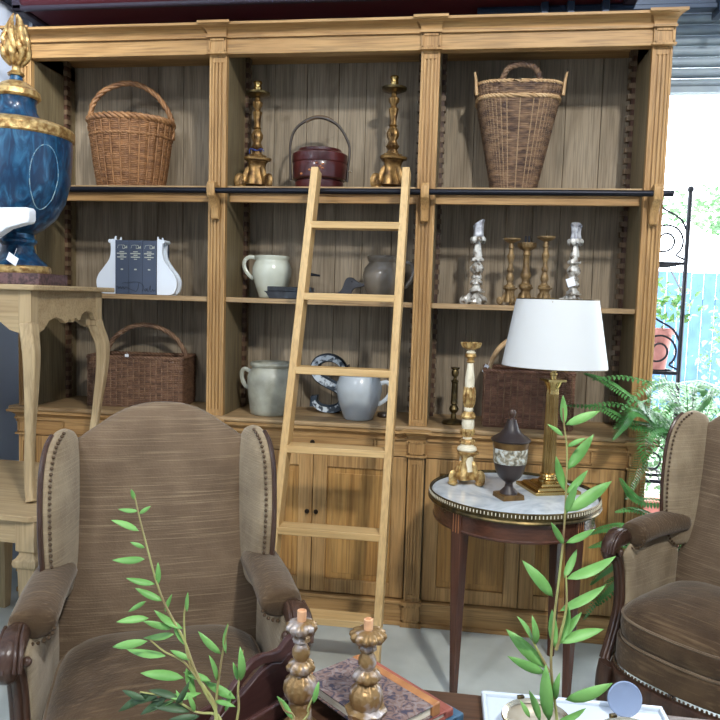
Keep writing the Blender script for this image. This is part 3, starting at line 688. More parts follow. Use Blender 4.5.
# ------------------------------------------------------------------ pots on the middle and lower shelves
def pot(name, label, cat, loc, rz, prof, mt, handle, hr=.009, hab=(1, 1.6), inner=.012, n=40):
    t = thing(name, label, cat, loc, rz)
    rim = prof[-1]; inn = [(max(r-inner, .01), z) for r, z in reversed(prof[2:])]
    MB().lathe([(0, 0)]+prof+[(rim[0]-.006, rim[1]+.002)]+inn+[(0, inn[-1][1])], n=n).build('body', mt, t, sharp=50)
    MB().tube(smooth_path(handle, 6), hr, 8, ab=hab, up=(0, 1, 0)).build('handle', mt, t)
    return t
pot('glazed_pitcher', 'pale celadon pitcher with big loop handle, left on the middle shelf', 'pitcher', (.22, .20, 1.557), 0,
    [(.06, 0), (.064, .004), (.068, .02), (.09, .08), (.1, .125), (.1, .15), (.09, .178), (.084, .186), (.084, .194), (.09, .204), (.09, .212)], CREAM,
    [(-.085, 0, .2), (-.115, 0, .207), (-.142, 0, .19), (-.147, 0, .16), (-.13, 0, .125), (-.096, 0, .095)], .0065)
pot('stoneware_crock', 'big grey stoneware crock with small side handle, left on the counter', 'crock', (.25, .12, .976), 0,
    [(.098, 0), (.103, .004), (.108, .03), (.117, .1), (.122, .16), (.121, .19), (.112, .215), (.1, .228), (.098, .236), (.108, .246), (.11, .254), (.106, .26)], STONEW,
    [(-.112, 0, .21), (-.14, 0, .222), (-.155, 0, .205), (-.153, 0, .17), (-.138, 0, .14), (-.116, 0, .125)], .007)
pot('stoneware_jug', 'pale blue-grey glazed jug with handle on its right, right on the counter', 'jug', (.70, .10, .976), 0,
    [(.068, 0), (.072, .004), (.078, .02), (.1, .08), (.112, .14), (.112, .17), (.1, .205), (.094, .215), (.098, .226), (.1, .234)], BLUEGL,
    [(.1, 0, .18), (.135, 0, .188), (.155, 0, .165), (.15, 0, .13), (.13, 0, .1), (.096, 0, .075)], .0065)
pot('taupe_jar', 'round taupe glazed jar behind the right stile of the ladder', 'jar', (.80, .16, 1.557), 0,
    [(.068, 0), (.072, .004), (.08, .03), (.102, .08), (.108, .12), (.1, .16), (.082, .182), (.078, .19), (.084, .2), (.088, .214), (.086, .22)], BROWNGL,
    [(.09, 0, .19), (.13, 0, .185), (.145, 0, .15), (.135, 0, .11), (.1, 0, .07)], .007)
# duck decoy
t = thing('duck_decoy', 'flat slate-grey wooden duck decoy with long bill on the middle shelf', 'decoy', (.56, .15, 1.557), 0)
out = sp2([(-.14, .0), (.0, -.0), (.05, .0), (.075, .02), (.085, .05), (.1, .062), (.135, .07), (.152, .076), (.15, .082), (.12, .088), (.1, .1), (.085, .112), (.062, .112), (.048, .095), (.03, .05), (.0, .034), (-.08, .03), (-.15, .03), (-.165, .018)], 4)
MB().prism(out, lambda a, b, s_: Vector((a, s_, b)), -.016, .016).build('body', DUCK, t, bevel=.004, sharp=60)
for s_ in (-1, 1): MB().ball((.082, s_*.016, .092), .004, 6).build('eye', RAILM, t)
# mounted beak tool / second dark carving seen beside the left stile
t = thing('carved_bird', 'small dark carved bird peeking past the left stile of the ladder', 'decoy', (.40, .27, 1.557), 0)
MB().tube(smooth_path([(-.02, 0, .06), (-.045, 0, .09), (-.04, 0, .12), (-.01, 0, .132), (.0, 0, .12)], 5), [.012]*20+[.008], 8).ball((-.03, 0, .03), .03, 10, (1.3, .8, 1)).build('body', DUCK, t, sharp=60)
MB().tube([(.0, 0, .128), (.055, 0, .122)], [.009, .005], 8).build('bill', RAILM, t)
# worn tin tray and box
t = thing('tin_box', 'worn dark oblong tin tray with flared rim in front of the celadon pitcher', 'box', (.335, .05, 1.557), .03)
MB().prism([(-.075, 0), (.13, 0), (.14, .034), (-.095, .034), (-.105, .036), (-.092, .026)], lambda a, b, s_: Vector((a, s_, b)), -.04, .04).build('tray', BOXM, t, bevel=.002)
MB().box(-.088, .13, -.036, .036, .034, .058).build('lid', BOXM, t, bevel=.004)
# zinc letter S
t = thing('shop_letter', 'weathered zinc and white letter S standing behind the blue-grey jug', 'letter', (.52, .25, .976), 0)
sp_ = smooth_path([(.084, 0, .225), (.055, 0, .265), (.0, 0, .285), (-.055, 0, .268), (-.074, 0, .225), (-.052, 0, .182), (0, 0, .152), (.06, 0, .12), (.078, 0, .075), (.062, 0, .035), (.01, 0, .018), (-.045, 0, .028), (-.078, 0, .062)], 6)
wd = [.0165+.011*math.sin(PI*min(1, max(0, i/(len(sp_)-1)))) for i in range(len(sp_))]; wd[0] = wd[-1] = .024; wd[1] = wd[-2] = .02
MB().tube(sp_, wd, 4, ab=(.72, 1.4), up=(0, 1, 0)).build('letter_body', ZINC, t, bevel=.002)
MB().tube([p+Vector((0, -.034, 0)) for p in sp_[1:-1]], [w_*.7 for w_ in wd[1:-1]], 4, ab=(.16, 1.3), up=(0, 1, 0)).build('letter_face', ZINCW, t)
mb = MB().prism([(.065, .195), (.108, .19), (.102, .255), (.075, .235)], lambda a, b, s_: Vector((a, s_, b)), -.03, .02).prism([(-.095, .03), (-.06, .03), (-.055, .09), (-.09, .085)], lambda a, b, s_: Vector((a, s_, b)), -.03, .02)
mb.build('serif', ZINC, t, bevel=.003)['kind'] = 'stuff'
MB()
tag(MB().lathe([(0, 0), (.03, 0), (.034, .008), (.03, .02), (.02, .024), (0, .024)], n=24).build('lidded_tin', DKWIRE), 'small round dark tin on the counter behind the blue-grey jug', 'tin').location = (.815, .2, .976)

# ------------------------------------------------------------------ books between white bookends
bo = sp2([(0, 0), (.07, 0), (.115, .01), (.132, .05), (.118, .085), (.08, .12), (.045, .155), (.034, .19), (.036, .222), (.042, .232), (.03, .243), (.012, .243), (.0, .24)], 4)
bo = [(max(0, a)*.8, max(0, b)*1.13) for a, b in bo]
for s_, lb, X in ((-1, 'white curved bookend, left of the three dark blue books', -.557), (1, 'white curved bookend, right of the three dark blue books', -.338)):
    t = thing('bookend', lb, 'bookend', (X, .10, 1.557), 0, 'white bookends')
    MB().prism(bo, lambda a, b, k, s_=s_: Vector((s_*a, k, b)), -.035, -.02).build('front_board', WHITEP, t, bevel=.002, sharp=50)
    MB().prism(bo, lambda a, b, k, s_=s_: Vector((s_*a, k, b)), .02, .035).build('rear_board', WHITEP, t, bevel=.002, sharp=50)
    MB().box(min(0, s_*.012), max(0, s_*.012), -.02, .02, 0, .262).box(min(0, s_*.08), max(0, s_*.08), -.02, .02, 0, .012).build('upright', WHITEP, t)
    MB().tube([(s_*.031, -.036, .265), (s_*.031, .036, .265)], .0095, 12).build('scroll', WHITEP, t)
BW = .0715
for i, nm in enumerate(('left', 'middle', 'right')):
    t = thing('book', 'thick dark blue clothbound book with gilt spine title, %s of three between bookends' % nm, 'book', (-.557+BW*(i+.5)+.001*i, .115, 1.557), 0, 'dark blue books between the bookends')
    MB().box(-BW/2, BW/2, -.055, -.049, 0, .27).box(-BW/2, -BW/2+.003, -.05, .11, 0, .27).box(BW/2-.003, BW/2, -.05, .11, 0, .27).build('cover', SPINE, t, bevel=.002)
    MB().box(-BW/2+.003, BW/2-.003, -.049, .107, .003, .266).build('page_block', PAPER, t)
    mb = MB(); y = -.0558; q = random.Random(4)                                   # gilt title lines in small capitals
    for z, a, b, h in ((.186, -.012, .012, .004), (.178, -.027, .026, .0045), (.1705, -.01, .011, .004), (.162, -.025, .024, .0045), (.153, -.008, .008, .004), (.107, -.006, .006, .006)):
        x = a
        while x < b: w_ = q.uniform(.003, .0055); mb.box(x, min(b, x+w_), y, y+.001, z, z+h); x += w_+.001
    mb.tube([(-.024, y, .203), (-.02, y, .216), (.0, y, .218), (.004, y, .212), (.004, y, .202)], .0008, 4).tube(smooth_path([(.004, y, .218), (.016, y, .214), (.014, y, .203), (.003, y, .203)], 4), .0013, 4)
    mb.tube(smooth_path([(.016, y, .203), (.02, y, .208), (.022, y, .203), (.026, y, .214), (.027, y, .203)], 4), .0013, 4)
    shift(mb, lambda p: Vector((p.x, p.y, p.z*1.13))); mb.build('spine_title', SPGOLD, t)
    mb = MB()                                                                     # the signature that runs across all three spines
    strokes = {0: [[(-.028, .03), (-.02, .036), (-.016, .024), (-.008, .034), (-.002, .024), (.006, .034), (.012, .024), (.02, .032), (.032, .026)], [(.0, .048), (.012, .052), (.033, .051)]],
               1: [[(-.033, .051), (-.01, .056), (.02, .054), (.033, .046)], [(.018, .054), (.012, .03), (.004, .014), (-.012, .018), (-.032, .026)]],
               2: [[(-.033, .046), (-.026, .034), (-.03, .02), (-.033, .015)], [(-.014, .028), (-.022, .022), (-.016, .016), (-.01, .028), (-.008, .016), (.0, .018), (.006, .042), (.006, .016), (.014, .018), (.018, .026), (.022, .016), (.031, .024)]]}
    for st in strokes[i]: mb.tube(smooth_path([(a, y, b) for a, b in st], 4), .0011, 4)
    shift(mb, lambda p: Vector((p.x*1.08, p.y, p.z*1.1))); mb.build('signature', SPBLACK, t)

# ------------------------------------------------------------------ wing armchairs
def nails(path, r=.0055, gap=.0165):
    "domed nails evenly spaced along a path"
    mb = MB(); P = [Vector(p) for p in path]; acc = 0; last = P[0]; mb.ball(P[0], r, 6)
    for a, b in zip(P, P[1:]):
        L = (b-a).length
        while acc+L >= gap:
            t = (gap-acc)/L; a = a.lerp(b, t); mb.ball(a, r, 6); L = (b-a).length; acc = 0
        acc += L
    return mb
def armchair(label, loc, rz, left_knob=True):
    t = thing('wing_armchair', label, 'armchair', loc, rz, 'brown velour wing armchairs')
    HW = .262
    # inner and outer back
    out = sp2([(-.305, .40), (-.305, .62), (-HW-.012, .73), (-HW, .9), (-HW-.004, 1.08), (-HW+.02, 1.115), (-.2, 1.145), (-.13, 1.19), (-.05, 1.215), (.05, 1.215), (.13, 1.19), (.2, 1.145), (HW-.02, 1.115), (HW+.004, 1.08), (HW, .9), (HW+.012, .73), (.305, .62), (.305, .40)], 5)
    PB = lambda a, b, h: Vector((a, .27+(b-.45)*.15-h, b))
    MB().pillow(out, PB, .05, .06, cx=(0, .85), edge=.12).build('backrest', VEL, t, sharp=70)
    MB().prism([(a*1.0, b-.006) for a, b in out], lambda a, b, s_: PB(a, b, s_), -.055, -.028).build('back_frame', CARVED, t, bevel=.006)
    for s_ in (-1, 1):
        # wings
        wo = sp2([(.0, .68), (.08, .66), (.14, .665), (.185, .71), (.21, .80), (.228, .9), (.232, 1.0), (.222, 1.08), (.19, 1.14), (.13, 1.17), (.06, 1.165), (.0, 1.13), (-.02, 1.0), (-.02, .85)], 5)
        def PW(a, b, h, s_=s_): return Vector((s_*(HW+.004+a*.25+h*.95), .30+(b-.5)*.13-a*.96+h*.25, b-.02))
        MB().pillow(wo, PW, .03, .034, cx=(.1, .93), edge=.1).build('wing', VELW, t, sharp=70)
        fr = smooth_path([PW(a+.004, b, .008) for a, b in ((.14, .665), (.185, .71), (.21, .80), (.225, .9), (.229, 1.0), (.22, 1.08), (.19, 1.135), (.15, 1.16))], 6)
        MB().tube(fr, .008, 8).build('wing_rail', CARVED, t)
        fn = smooth_path([PW(a-.001, b, -.012) for a, b in ((.14, .675), (.185, .715), (.21, .80), (.225, .9), (.229, 1.0), (.218, 1.08), (.186, 1.135), (.13, 1.165))], 6)
        nails([p+Vector((-s_*.006, -.004, 0)) for p in fn]).build('nail_row', NAIL, t)['kind'] = 'stuff'
        # arm pads
        ap = smooth_path([(s_*.302, .27, .725), (s_*.304, .17, .735), (s_*.31, .04, .738), (s_*.312, -.05, .735), (s_*.318, -.115, .725)], 6)
        R_ = [.03, .048]+[.054]*(len(ap)-4)+[.052, .04]
        MB().tube(ap, R_, 14, ab=(.8, 1.1), up=(0, 0, 1)).build('arm_pad', VELD, t, sharp=80)
        arc = [Vector((s_*.318+.054*math.cos(q), -.112, .716-.038*abs(math.sin(q)))) for q in [PI*k/14 for k in range(15)]]
        nails(arc, .0055, .014).build('nail_row', NAIL, t)['kind'] = 'stuff'
        # carved hand rest and post
        hx = s_*.335
        kn = MB().tube(smooth_path([(hx-s_*.004, -.10, .655), (hx, -.14, .66), (hx+s_*.004, -.18, .66), (hx+s_*.006, -.212, .645), (hx+s_*.008, -.222, .615), (hx+s_*.008, -.2, .595), (hx+s_*.006, -.18, .603)], 5), [.022, .024, .027, .03, .032, .033, .034, .035, .035, .036, .036, .036, .036, .036, .035, .035, .034, .033, .032, .031, .03, .029, .027, .025, .023, .021, .02, .018, .016, .014, .012], 10)
        for k in range(5): kn.tube(smooth_path([(hx-.022+.011*k, -.15, .69), (hx-.024+.012*k, -.2, .683), (hx-.022+.012*k, -.235, .655), (hx-.022+.012*k, -.25, .62)], 4), .0055, 6)
        for q in (-1, 1): kn.lathe([(.0, -.004), (.02, -.003), (.024, .003), (.0, .004)], (0, 0, 0), 12) if False else kn.ball((hx+q*.033, -.2, .622), .013, 8)
        shift(kn, lambda p: Vector((p.x+s_*.012, p.y-.0, p.z+.055))); kn.build('hand_rest', CARVED, t, sharp=60)
        pp = smooth_path([(hx+s_*.012, -.185, .66), (hx+s_*.008, -.16, .60), (hx+s_*.004, -.15, .5), (hx+s_*.0, -.17, .43), (hx-s_*.006, -.215, .36), (hx-s_*.01, -.26, .30)], 6)
        pm = MB()
        for o_ in (-1, 0, 1): pm.tube([p+Vector((o_*.012, -.004 if o_ == 0 else .004, 0)) for p in pp], .0125, 7)
        pm.build('arm_post', CARVED, t, sharp=60)
        # upholstered side under the arm
        so = [(p.y+.018, p.z) for p in reversed(pp)][::2]
        so = so+[(-.12, .69), (.0, .705), (.15, .71), (.26, .71), (.28, .5), (.26, .33), (.1, .30), (-.1, .29)]
        MB().pillow(so, lambda a, b, h: Vector((s_*(.325-(.012 if a > .2 else 0)+h), a, b)), .016, .022, cx=(.07, .48), edge=.1).build('side_panel', VELW, t, sharp=70)
        nails([p+Vector((-s_*.012, .022, 0)) for p in pp], .005, .015).build('nail_row', NAIL, t)['kind'] = 'stuff'
    # seat cushion with boxed edge
    def squ(a, b, k=4.5, n=64, bow=.04, cy=-.02):
        o = []
        for i in range(n):
            q = 2*PI*i/n; c, s_ = math.cos(q), math.sin(q)
            x = a*math.copysign(abs(c)**(2/k), c); y = b*math.copysign(abs(s_)**(2/k), s_)
            if y < 0: y -= bow*(1-(x/a)**2)*(-y/b)
            o.append((x, y+cy))
        return o
    rings = [(.90, .375, 0), (.98, .382, 0), (1.0, .40, 0), (1.012, .425, 0), (1.0, .452, 0), (.975, .466, 0), (.9, .483, 0), (.75, .497, 0), (.5, .507, 0), (.25, .511, 0)]
    mb = MB(); base = squ(.286, .292); vs = []; n = len(base)
    rings = [(k, z+.038+.025*(1-k), 0) for k, z, _ in rings]
    for k, z, _ in rings:
        for a, b in base: vs.append(Vector((a*k, -.02+(b+.02)*k, z)))
    vs.append(Vector((0, -.02, .573))); vs.append(Vector((0, -.02, .396))); fs = []
    for j in range(len(rings)-1):
        for i in range(n): fs.append((j*n+i, j*n+(i+1) % n, (j+1)*n+(i+1) % n, (j+1)*n+i))
    L = (len(rings)-1)*n
    for i in range(n): fs.append((L+i, L+(i+1) % n, len(vs)-2)); fs.append((i, (i+1) % n, len(vs)-1))
    mb.add(vs, fs); cu = mb.build('seat_cushion', VELD, t, sharp=80)
    pi_ = MB()
    for k, z in ((.992, .495), (.992, .42)): pi_.tube([Vector((a*k*1.003, -.02+(b+.02)*k*1.003, z)) for a, b in base], .0055, 6, closed=True)
    pi_.build('piping', VEL, cu)
    band = squ(.30, .30, 5, bow=.045, cy=-.01)
    MB().prism(band, lambda a, b, h: Vector((a, b, h)), .325, .414).build('seat_band', VELD, t, bevel=.006)
    front = [Vector((a*1.01, b*1.01, 0)) for a, b in squ(.302, .302, 5, bow=.045, cy=-.01, n=96) if b < .2]
    front.sort(key=lambda p: math.atan2(p.y+.0, p.x) if True else 0)
    nails([p+Vector((0, 0, .322)) for p in front], .0055, .016).build('nail_row', NAIL, t)['kind'] = 'stuff'
    # carved serpentine apron
    rl = squ(.312, .312, 5, bow=.05, cy=-.01, n=96); mb = MB(); vs = []; fs = []; n = len(rl)
    for i, (a, b) in enumerate(rl):
        q = math.atan2(b, a); dip = .232-.018*math.cos(8*q)
        for r_, z in ((1, .314), (1.015, .30), (1.0, .285), (1.01, .262), (1.012, dip), (.94, dip), (.94, .314)): vs.append(Vector((a*r_, b*r_, z)))
    for i in range(n):
        j = (i+1) % n
        for k in range(7): fs.append((i*7+k, j*7+k, j*7+(k+1) % 7, i*7+(k+1) % 7))
    mb.add(vs, fs)
    mb.build('carved_apron', CARVED, t, sharp=50)
    for sx in (-1, 1):
        for sy in (-1, 1):
            x, y = sx*.285, -.30 if sy < 0 else .265
            lp = smooth_path([(x, y, .31), (x+sx*.008, y+sy*.01, .26), (x+sx*.01, y+sy*.012, .2), (x-sx*.004, y-sy*.004, .12), (x-sx*.01, y-sy*.008, .06), (x+sx*.006, y+sy*.006, .025), (x+sx*.014, y+sy*.012, .012)], 4)
            R_ = [lin_interp(.036, .016, min(1, i/(len(lp)-7))) for i in range(len(lp))]
            for q in range(1, 5): R_[-q] = .018
            lp[-1].z = .016
            MB().tube(lp, R_, 10).lathe([(0, 0), (.016, 0), (.018, .01), (.014, .02), (0, .02)], (lp[-1].x, lp[-1].y, 0), 12).build('leg', CARVED, t, sharp=60)
    return t
armchair('brown velour wing armchair with carved wood arms, in front of the bookcase at left', (.40, -1.545, 0), math.radians(24))
armchair('brown velour wing armchair cut by the right edge, beside the marble table', (2.105, -.83, 0), math.radians(-43)).scale = (.88, .86, 1.02)

# ------------------------------------------------------------------ marble-topped side table
TC = Vector((1.428, -.41, 0)); TZ = .79
t = thing('side_table', 'round mahogany side table with white marble top and pierced brass gallery', 'table', TC)
MB().lathe([(0, TZ-.018), (.335, TZ-.018), (.337, TZ-.004), (.334, TZ), (0, TZ)], n=72).build('marble_top', MARBLE, t)
MB().lathe([(.336, TZ-.03), (.347, TZ-.03), (.35, TZ-.024), (.347, TZ-.018), (.349, TZ-.01), (.344, TZ-.008), (.342, TZ+.004), (.345, TZ+.009), (.341, TZ+.012), (.338, TZ+.009), (.338, TZ-.03)], n=72).build('brass_gallery', DKBRASS, t)
mb = MB()
for k in range(150):
    a = 2*PI*k/150; c, s_ = math.cos(a), math.sin(a); mb.box(-.0016, .0016, .3432, .3462, TZ-.006, TZ+.006, T=lambda p, c=c, s_=s_: Vector((p.x*c-p.y*s_, p.x*s_+p.y*c, p.z)))
o = mb.build('gallery_piercing', IVORY, t, flat=True); o['kind'] = 'stuff'
MB().lathe([(.31, TZ-.108), (.325, TZ-.108), (.328, TZ-.100), (.324, TZ-.096), (.324, TZ-.034), (.33, TZ-.03), (.31, TZ-.03), (.31, TZ-.108)], n=72).build('apron', MAHX, t, sharp=40)
for q in range(4):
    a = math.radians(45+90*q+1); c, s_ = math.cos(a), math.sin(a)
    T = lambda p, c=c, s_=s_: Vector((p.x*c-p.y*s_, p.x*s_+p.y*c, p.z))
    vs = []
    for z, w_ in ((0, .011), (.06, .0125), (.65, .024), (TZ-.02, .024)):
        for i, j in ((-1, -1), (1, -1), (1, 1), (-1, 1)): vs.append(T(Vector((.306+i*w_, j*w_, z))))
    mb = MB(); mb.add(vs, [(3, 2, 1, 0), (12, 13, 14, 15)]+[(k*4+i, k*4+(i+1) % 4, k*4+4+(i+1) % 4, k*4+4+i) for k in range(3) for i in range(4)])
    lg = mb.build('leg', MAHO, t, bevel=.0015)
    mb = MB()
    for j in (-.014, 0, .014): mb.box(.3302, .3312, j-.0012, j+.0012, .68, .775, T=T)
    mb.build('inlay_line', wood('inlay_light', (182, 120, 70), (160, 100, 56), 'Z'), lg)

# lamp
t = thing('table_lamp', 'brass column table lamp with wide white oval shade on the marble table', 'lamp', (1.575, -.32, TZ), .35)
def sq(a, z0, z1, b=None): return MB().add([Vector((i*q, j*q, z)) for z, q in ((z0, a), (z1, b or a)) for i, j in ((-1, -1), (1, -1), (1, 1), (-1, 1))], [(3, 2, 1, 0), (4, 5, 6, 7), (0, 1, 5, 4), (1, 2, 6, 5), (2, 3, 7, 6), (3, 0, 4, 7)])
mb = MB()
def sqa(mb, a, z0, z1, b=None): mb.add([Vector((i*q, j*q, z)) for z, q in ((z0, a), (z1, b or a)) for i, j in ((-1, -1), (1, -1), (1, 1), (-1, 1))], [(3, 2, 1, 0), (4, 5, 6, 7), (0, 1, 5, 4), (1, 2, 6, 5), (2, 3, 7, 6), (3, 0, 4, 7)])
sqa(mb, .1, 0, .014); sqa(mb, .084, .014, .026, .076); sqa(mb, .058, .026, .036, .05)
mb.build('stepped_base', BRASS, t, bevel=.002)
MB().lathe([(0, .036), (.042, .036), (.042, .046), (.033, .05), (.03, .058), (.037, .064), (.034, .072), (.026, .076), (0, .076)], n=32).build('column_foot', BRASS, t)
MB().lathe([(0, .07), (.0265, .07), (.0235, .43), (0, .43)], n=96, lobes=16, amp=.07).build('fluted_column', mat('aged_brass', (176, 146, 92), .3, .9, (140, 112, 66), 10), t)
mb = MB().lathe([(0, .42), (.027, .42), (.024, .43), (.026, .45), (.036, .47), (.038, .474), (0, .474)], n=40, lobes=8, amp=.06); sqa(mb, .04, .474, .484)
mb.lathe([(0, .484), (.012, .484), (.012, .5), (.016, .503), (.016, .51), (.009, .514), (.009, .6), (0, .6)], n=20)
mb.build('capital', BRASS, t)
sh = MB(); n = 64; vs = []; fs = []
for r_, z in ((.213, .535), (.215, .537), (.166, .825), (.163, .825), (.21, .538)):
    for k in range(n): a = 2*PI*k/n; vs.append(Vector((r_*math.cos(a), r_*.86*math.sin(a), z)))
for j in range(4):
    for k in range(n): fs.append((j*n+k, j*n+(k+1) % n, (j+1)*n+(k+1) % n, (j+1)*n+k))
sh.add(vs, fs); so = sh.build('lamp_shade', SHADE, t); so.rotation_euler = (0, 0, -.35-.14)
for r_, z in ((.2145, .537), (.1655, .825)):
    MB().tube([(r_*math.cos(2*PI*k/64), r_*.86*math.sin(2*PI*k/64), z) for k in range(64)], .0022, 6, closed=True).build('shade_trim', DKBRASS, so)
mb = MB()
for k in range(3): a = 2*PI*k/3; mb.tube([(0, 0, .6), (.163*math.cos(a), .14*math.sin(a), .815)], .0015, 5)
mb.build('shade_carrier', BRASS, t)
t.scale = (1, 1, .967)
# chestnut urn
t = thing('lidded_urn', 'small dark lidded urn with painted landscape band on the marble table', 'urn', (1.402, -.50, TZ), .45)
mb = MB(); sqa(mb, .047, 0, .02, .045); mb.build('square_foot', TOLEB, t, bevel=.002)
MB().lathe([(0, .02), (.036, .02), (.034, .028), (.018, .045), (.0145, .06), (.018, .07), (0, .07)], n=32).build('stem', TOLE, t)
MB().lathe([(0, .066), (.018, .066), (.024, .07), (.042, .085), (.056, .11), (.063, .14), (.0635, .145), (0, .145)], n=40).build('bowl', TOLE, t)
MB().lathe([(0, .145), (.064, .145), (.0665, .15), (.0685, .2), (.0685, .205), (0, .205)], n=40).build('picture_band', SCENEB, t)
MB().lathe([(0, .205), (.069, .205), (.071, .215), (.071, .232), (0, .232)], n=40).build('bronze_band', TOLEB, t)
MB().lathe([(0, .232), (.077, .232), (.079, .238), (.07, .246), (.045, .262), (.03, .28), (.022, .305), (.018, .318), (0, .318)], n=40).build('lid', TOLE, t)
MB().lathe([(0, .316), (.01, .318), (.008, .325), (.014, .335), (.015, .348), (.009, .358), (0, .362)], n=20).build('finial', CARVED, t)
# ivory and gilt tripod candlestick
t = thing('tripod_candlestick', 'tall ivory and gilt tripod candlestick with pricket on the marble table', 'candlestick', (1.232, -.315, TZ), .1)
scroll_foot(t, .074, .15, LEAFG, 3, -PI/2+PI/3, body=.5, top=.42, thick=.12)
for k in range(3):
    a = -PI/2+PI/3+2*PI*k/3; mb = MB()
    for q in (-1, 0, 1): mb.ball((.07*math.cos(a+q*.13), .07*math.sin(a+q*.13), .01), .0105, 8, (1.3, 1.3, .95))
    mb.build('paw_foot', LEAFG, t)
MB().lathe([(0, .06), (.034, .06), (.03, .1), (.028, .14), (.038, .15), (.042, .156), (.04, .166), (.03, .172), (.026, .182), (0, .182)], n=36).build('ivory_section', IVORY, t)
MB().lathe([(0, .2), (.02, .2), (.019, .214), (0, .214)], n=24).build('ivory_section', IVORY, t)
MB().lathe([(0, .248), (.024, .248), (.027, .262), (.026, .29), (.016, .296), (0, .296)], n=24).build('ivory_section', IVORY, t)
MB().lathe([(0, .325), (.016, .325), (.02, .332), (.018, .345), (0, .345)], n=24).build('ivory_section', IVORY, t)
MB().lathe([(0, .425), (.02, .425), (.0205, .47), (.015, .52), (.012, .545), (0, .545)], n=24).build('ivory_section', IVORY, t)
MB().lathe([(0, .575), (.012, .575), (.02, .588), (.012, .6), (0, .6)], n=24).build('ivory_section', IVORY, t)
MB().lathe([(0, .178), (.026, .18), (.034, .188), (.03, .2), (.02, .204), (0, .204)], n=30, lobes=10, amp=.06).build('gilt_collar', LEAFG, t)
MB().lathe([(0, .212), (.018, .213), (.026, .222), (.03, .235), (.026, .25), (0, .25)], n=40, lobes=10, amp=.08).build('gilt_collar', LEAFG, t)
MB().lathe([(0, .292), (.028, .296), (.032, .305), (.028, .315), (.018, .326), (0, .326)], n=30, lobes=9, amp=.06).build('gilt_collar', LEAFG, t)
MB().lathe([(0, .34), (.016, .342), (.023, .36), (.026, .39), (.024, .42), (.0215, .436), (0, .436)], n=48, lobes=9, amp=.12).build('gilt_collar', LEAFG, t)
MB().lathe([(0, .54), (.012, .541), (.019, .548), (.012, .556), (.016, .563), (.024, .57), (.022, .582), (.012, .588), (0, .588)], n=30).build('gilt_collar', LEAFG, t)
MB().lathe([(0, .598), (.014, .6), (.034, .61), (.038, .62), (.041, .632), (.035, .626), (.03, .622), (0, .62)], n=48, lobes=12, amp=.1).build('gilt_collar', LEAFG, t)
MB().tube([(0, 0, .618), (0, 0, .675)], [.003, .001], 6).build('pricket', DKBRASS, t)

t.scale = (1, 1, .96)
# ------------------------------------------------------------------ tables at the left
LTT = thing('draped_leg_table', 'low scrubbed pale wood table with square tapered legs under the cabriole table', 'table', (-.56, -.62, 0), math.radians(-3))
LTT.name = 'square_leg_table'
z1 = .722
ol = [(-.52, -.34), (.20, -.34), (.235, -.30), (.235, .40), (.20, .44), (-.52, .44)]
MB().prism(ol, lambda a, b, h: Vector((a, b, h)), z1-.024, z1).build('table_top', PALEW, LTT, bevel=.004)
mb = MB().box(-.49, .20, -.315, -.29, z1-.115, z1-.024).box(-.49, .20, .385, .41, z1-.115, z1-.024).box(.185, .21, -.315, .41, z1-.115, z1-.024).box(-.49, -.465, -.315, .41, z1-.115, z1-.024)
mb.build('apron', PALEW, LTT, bevel=.002)
for x, y in ((.172, -.282), (.172, .375), (-.46, -.282), (-.46, .375)):
    vs = []
    prof = [(0, .02), (.06, .024), (.5, .036), (.512, .036), (.516, .046), (.53, .05), (.545, .048), (.552, .04), (.565, .032), (.575, .032), (.58, .04), (.7, .04)]
    for z, w_ in prof:
        for i, j in ((-1, -1), (1, -1), (1, 1), (-1, 1)): vs.append(Vector((x+i*w_, y+j*w_, z)))
    n = len(prof); mb = MB(); mb.add(vs, [(3, 2, 1, 0), tuple(4*(n-1)+i for i in range(4))]+[(k*4+i, k*4+(i+1) % 4, k*4+4+(i+1) % 4, k*4+4+i) for k in range(n-1) for i in range(4)])
    mb.build('leg', PALEZ, LTT, bevel=.002)
UT = thing('cabriole_table', 'pale stripped table with cabriole legs and scalloped apron stacked on the low table', 'table', (-.475, -.79, z1+.003), math.radians(1.5))
h = .86                                                                  # local origin at the near right corner
ol = sp2([(.0, -.06), (.045, -.05), (.055, -.0), (.05, .3), (.05, .55), (.06, .60), (.03, .60), (-.3, .59), (-.66, .6), (-.66, -.06), (-.3, -.05)], 1)
MB().prism(ol, lambda a, b, s_: Vector((a, b, s_)), h-.022, h).build('table_top', PALEW, UT, bevel=.005)
def scallop(L):
    "lower edge of the apron as (along, drop)"
    p = [(0, .17), (.04, .155), (.075, .12), (.12, .108), (.16, .118), (.185, .135), (.2, .13), (.21, .118), (.222, .118), (.232, .132), (.245, .13), (.252, .115), (.265, .113), (.278, .126), (.292, .122), (.305, .10), (.33, .088), (.36, .085), (.39, .095), (.41, .125), (.44, .135)]
    k = L/.44
    return [(a*k, b) for a, b in p]
def side_ap(P, L):
    p = scallop(L); return MB().prism([(0, .0)]+p+[(L, .0)], P, 0, .022)
o = side_ap(lambda a, b, s_: Vector((.018-s_, .02+a, h-.022-b)), .5).build('apron', PALEW, UT, bevel=.002)
side_ap(lambda a, b, s_: Vector((-.02-a, -.028+s_, h-.022-b)), .56).build('apron', PALEW, UT, bevel=.002)
side_ap(lambda a, b, s_: Vector((-.02-a, .54-s_, h-.022-b)), .56).build('apron', PALEW, UT, bevel=.002)
side_ap(lambda a, b, s_: Vector((-.62+s_, .02+a, h-.022-b)), .5).build('apron', PALEW, UT, bevel=.002)
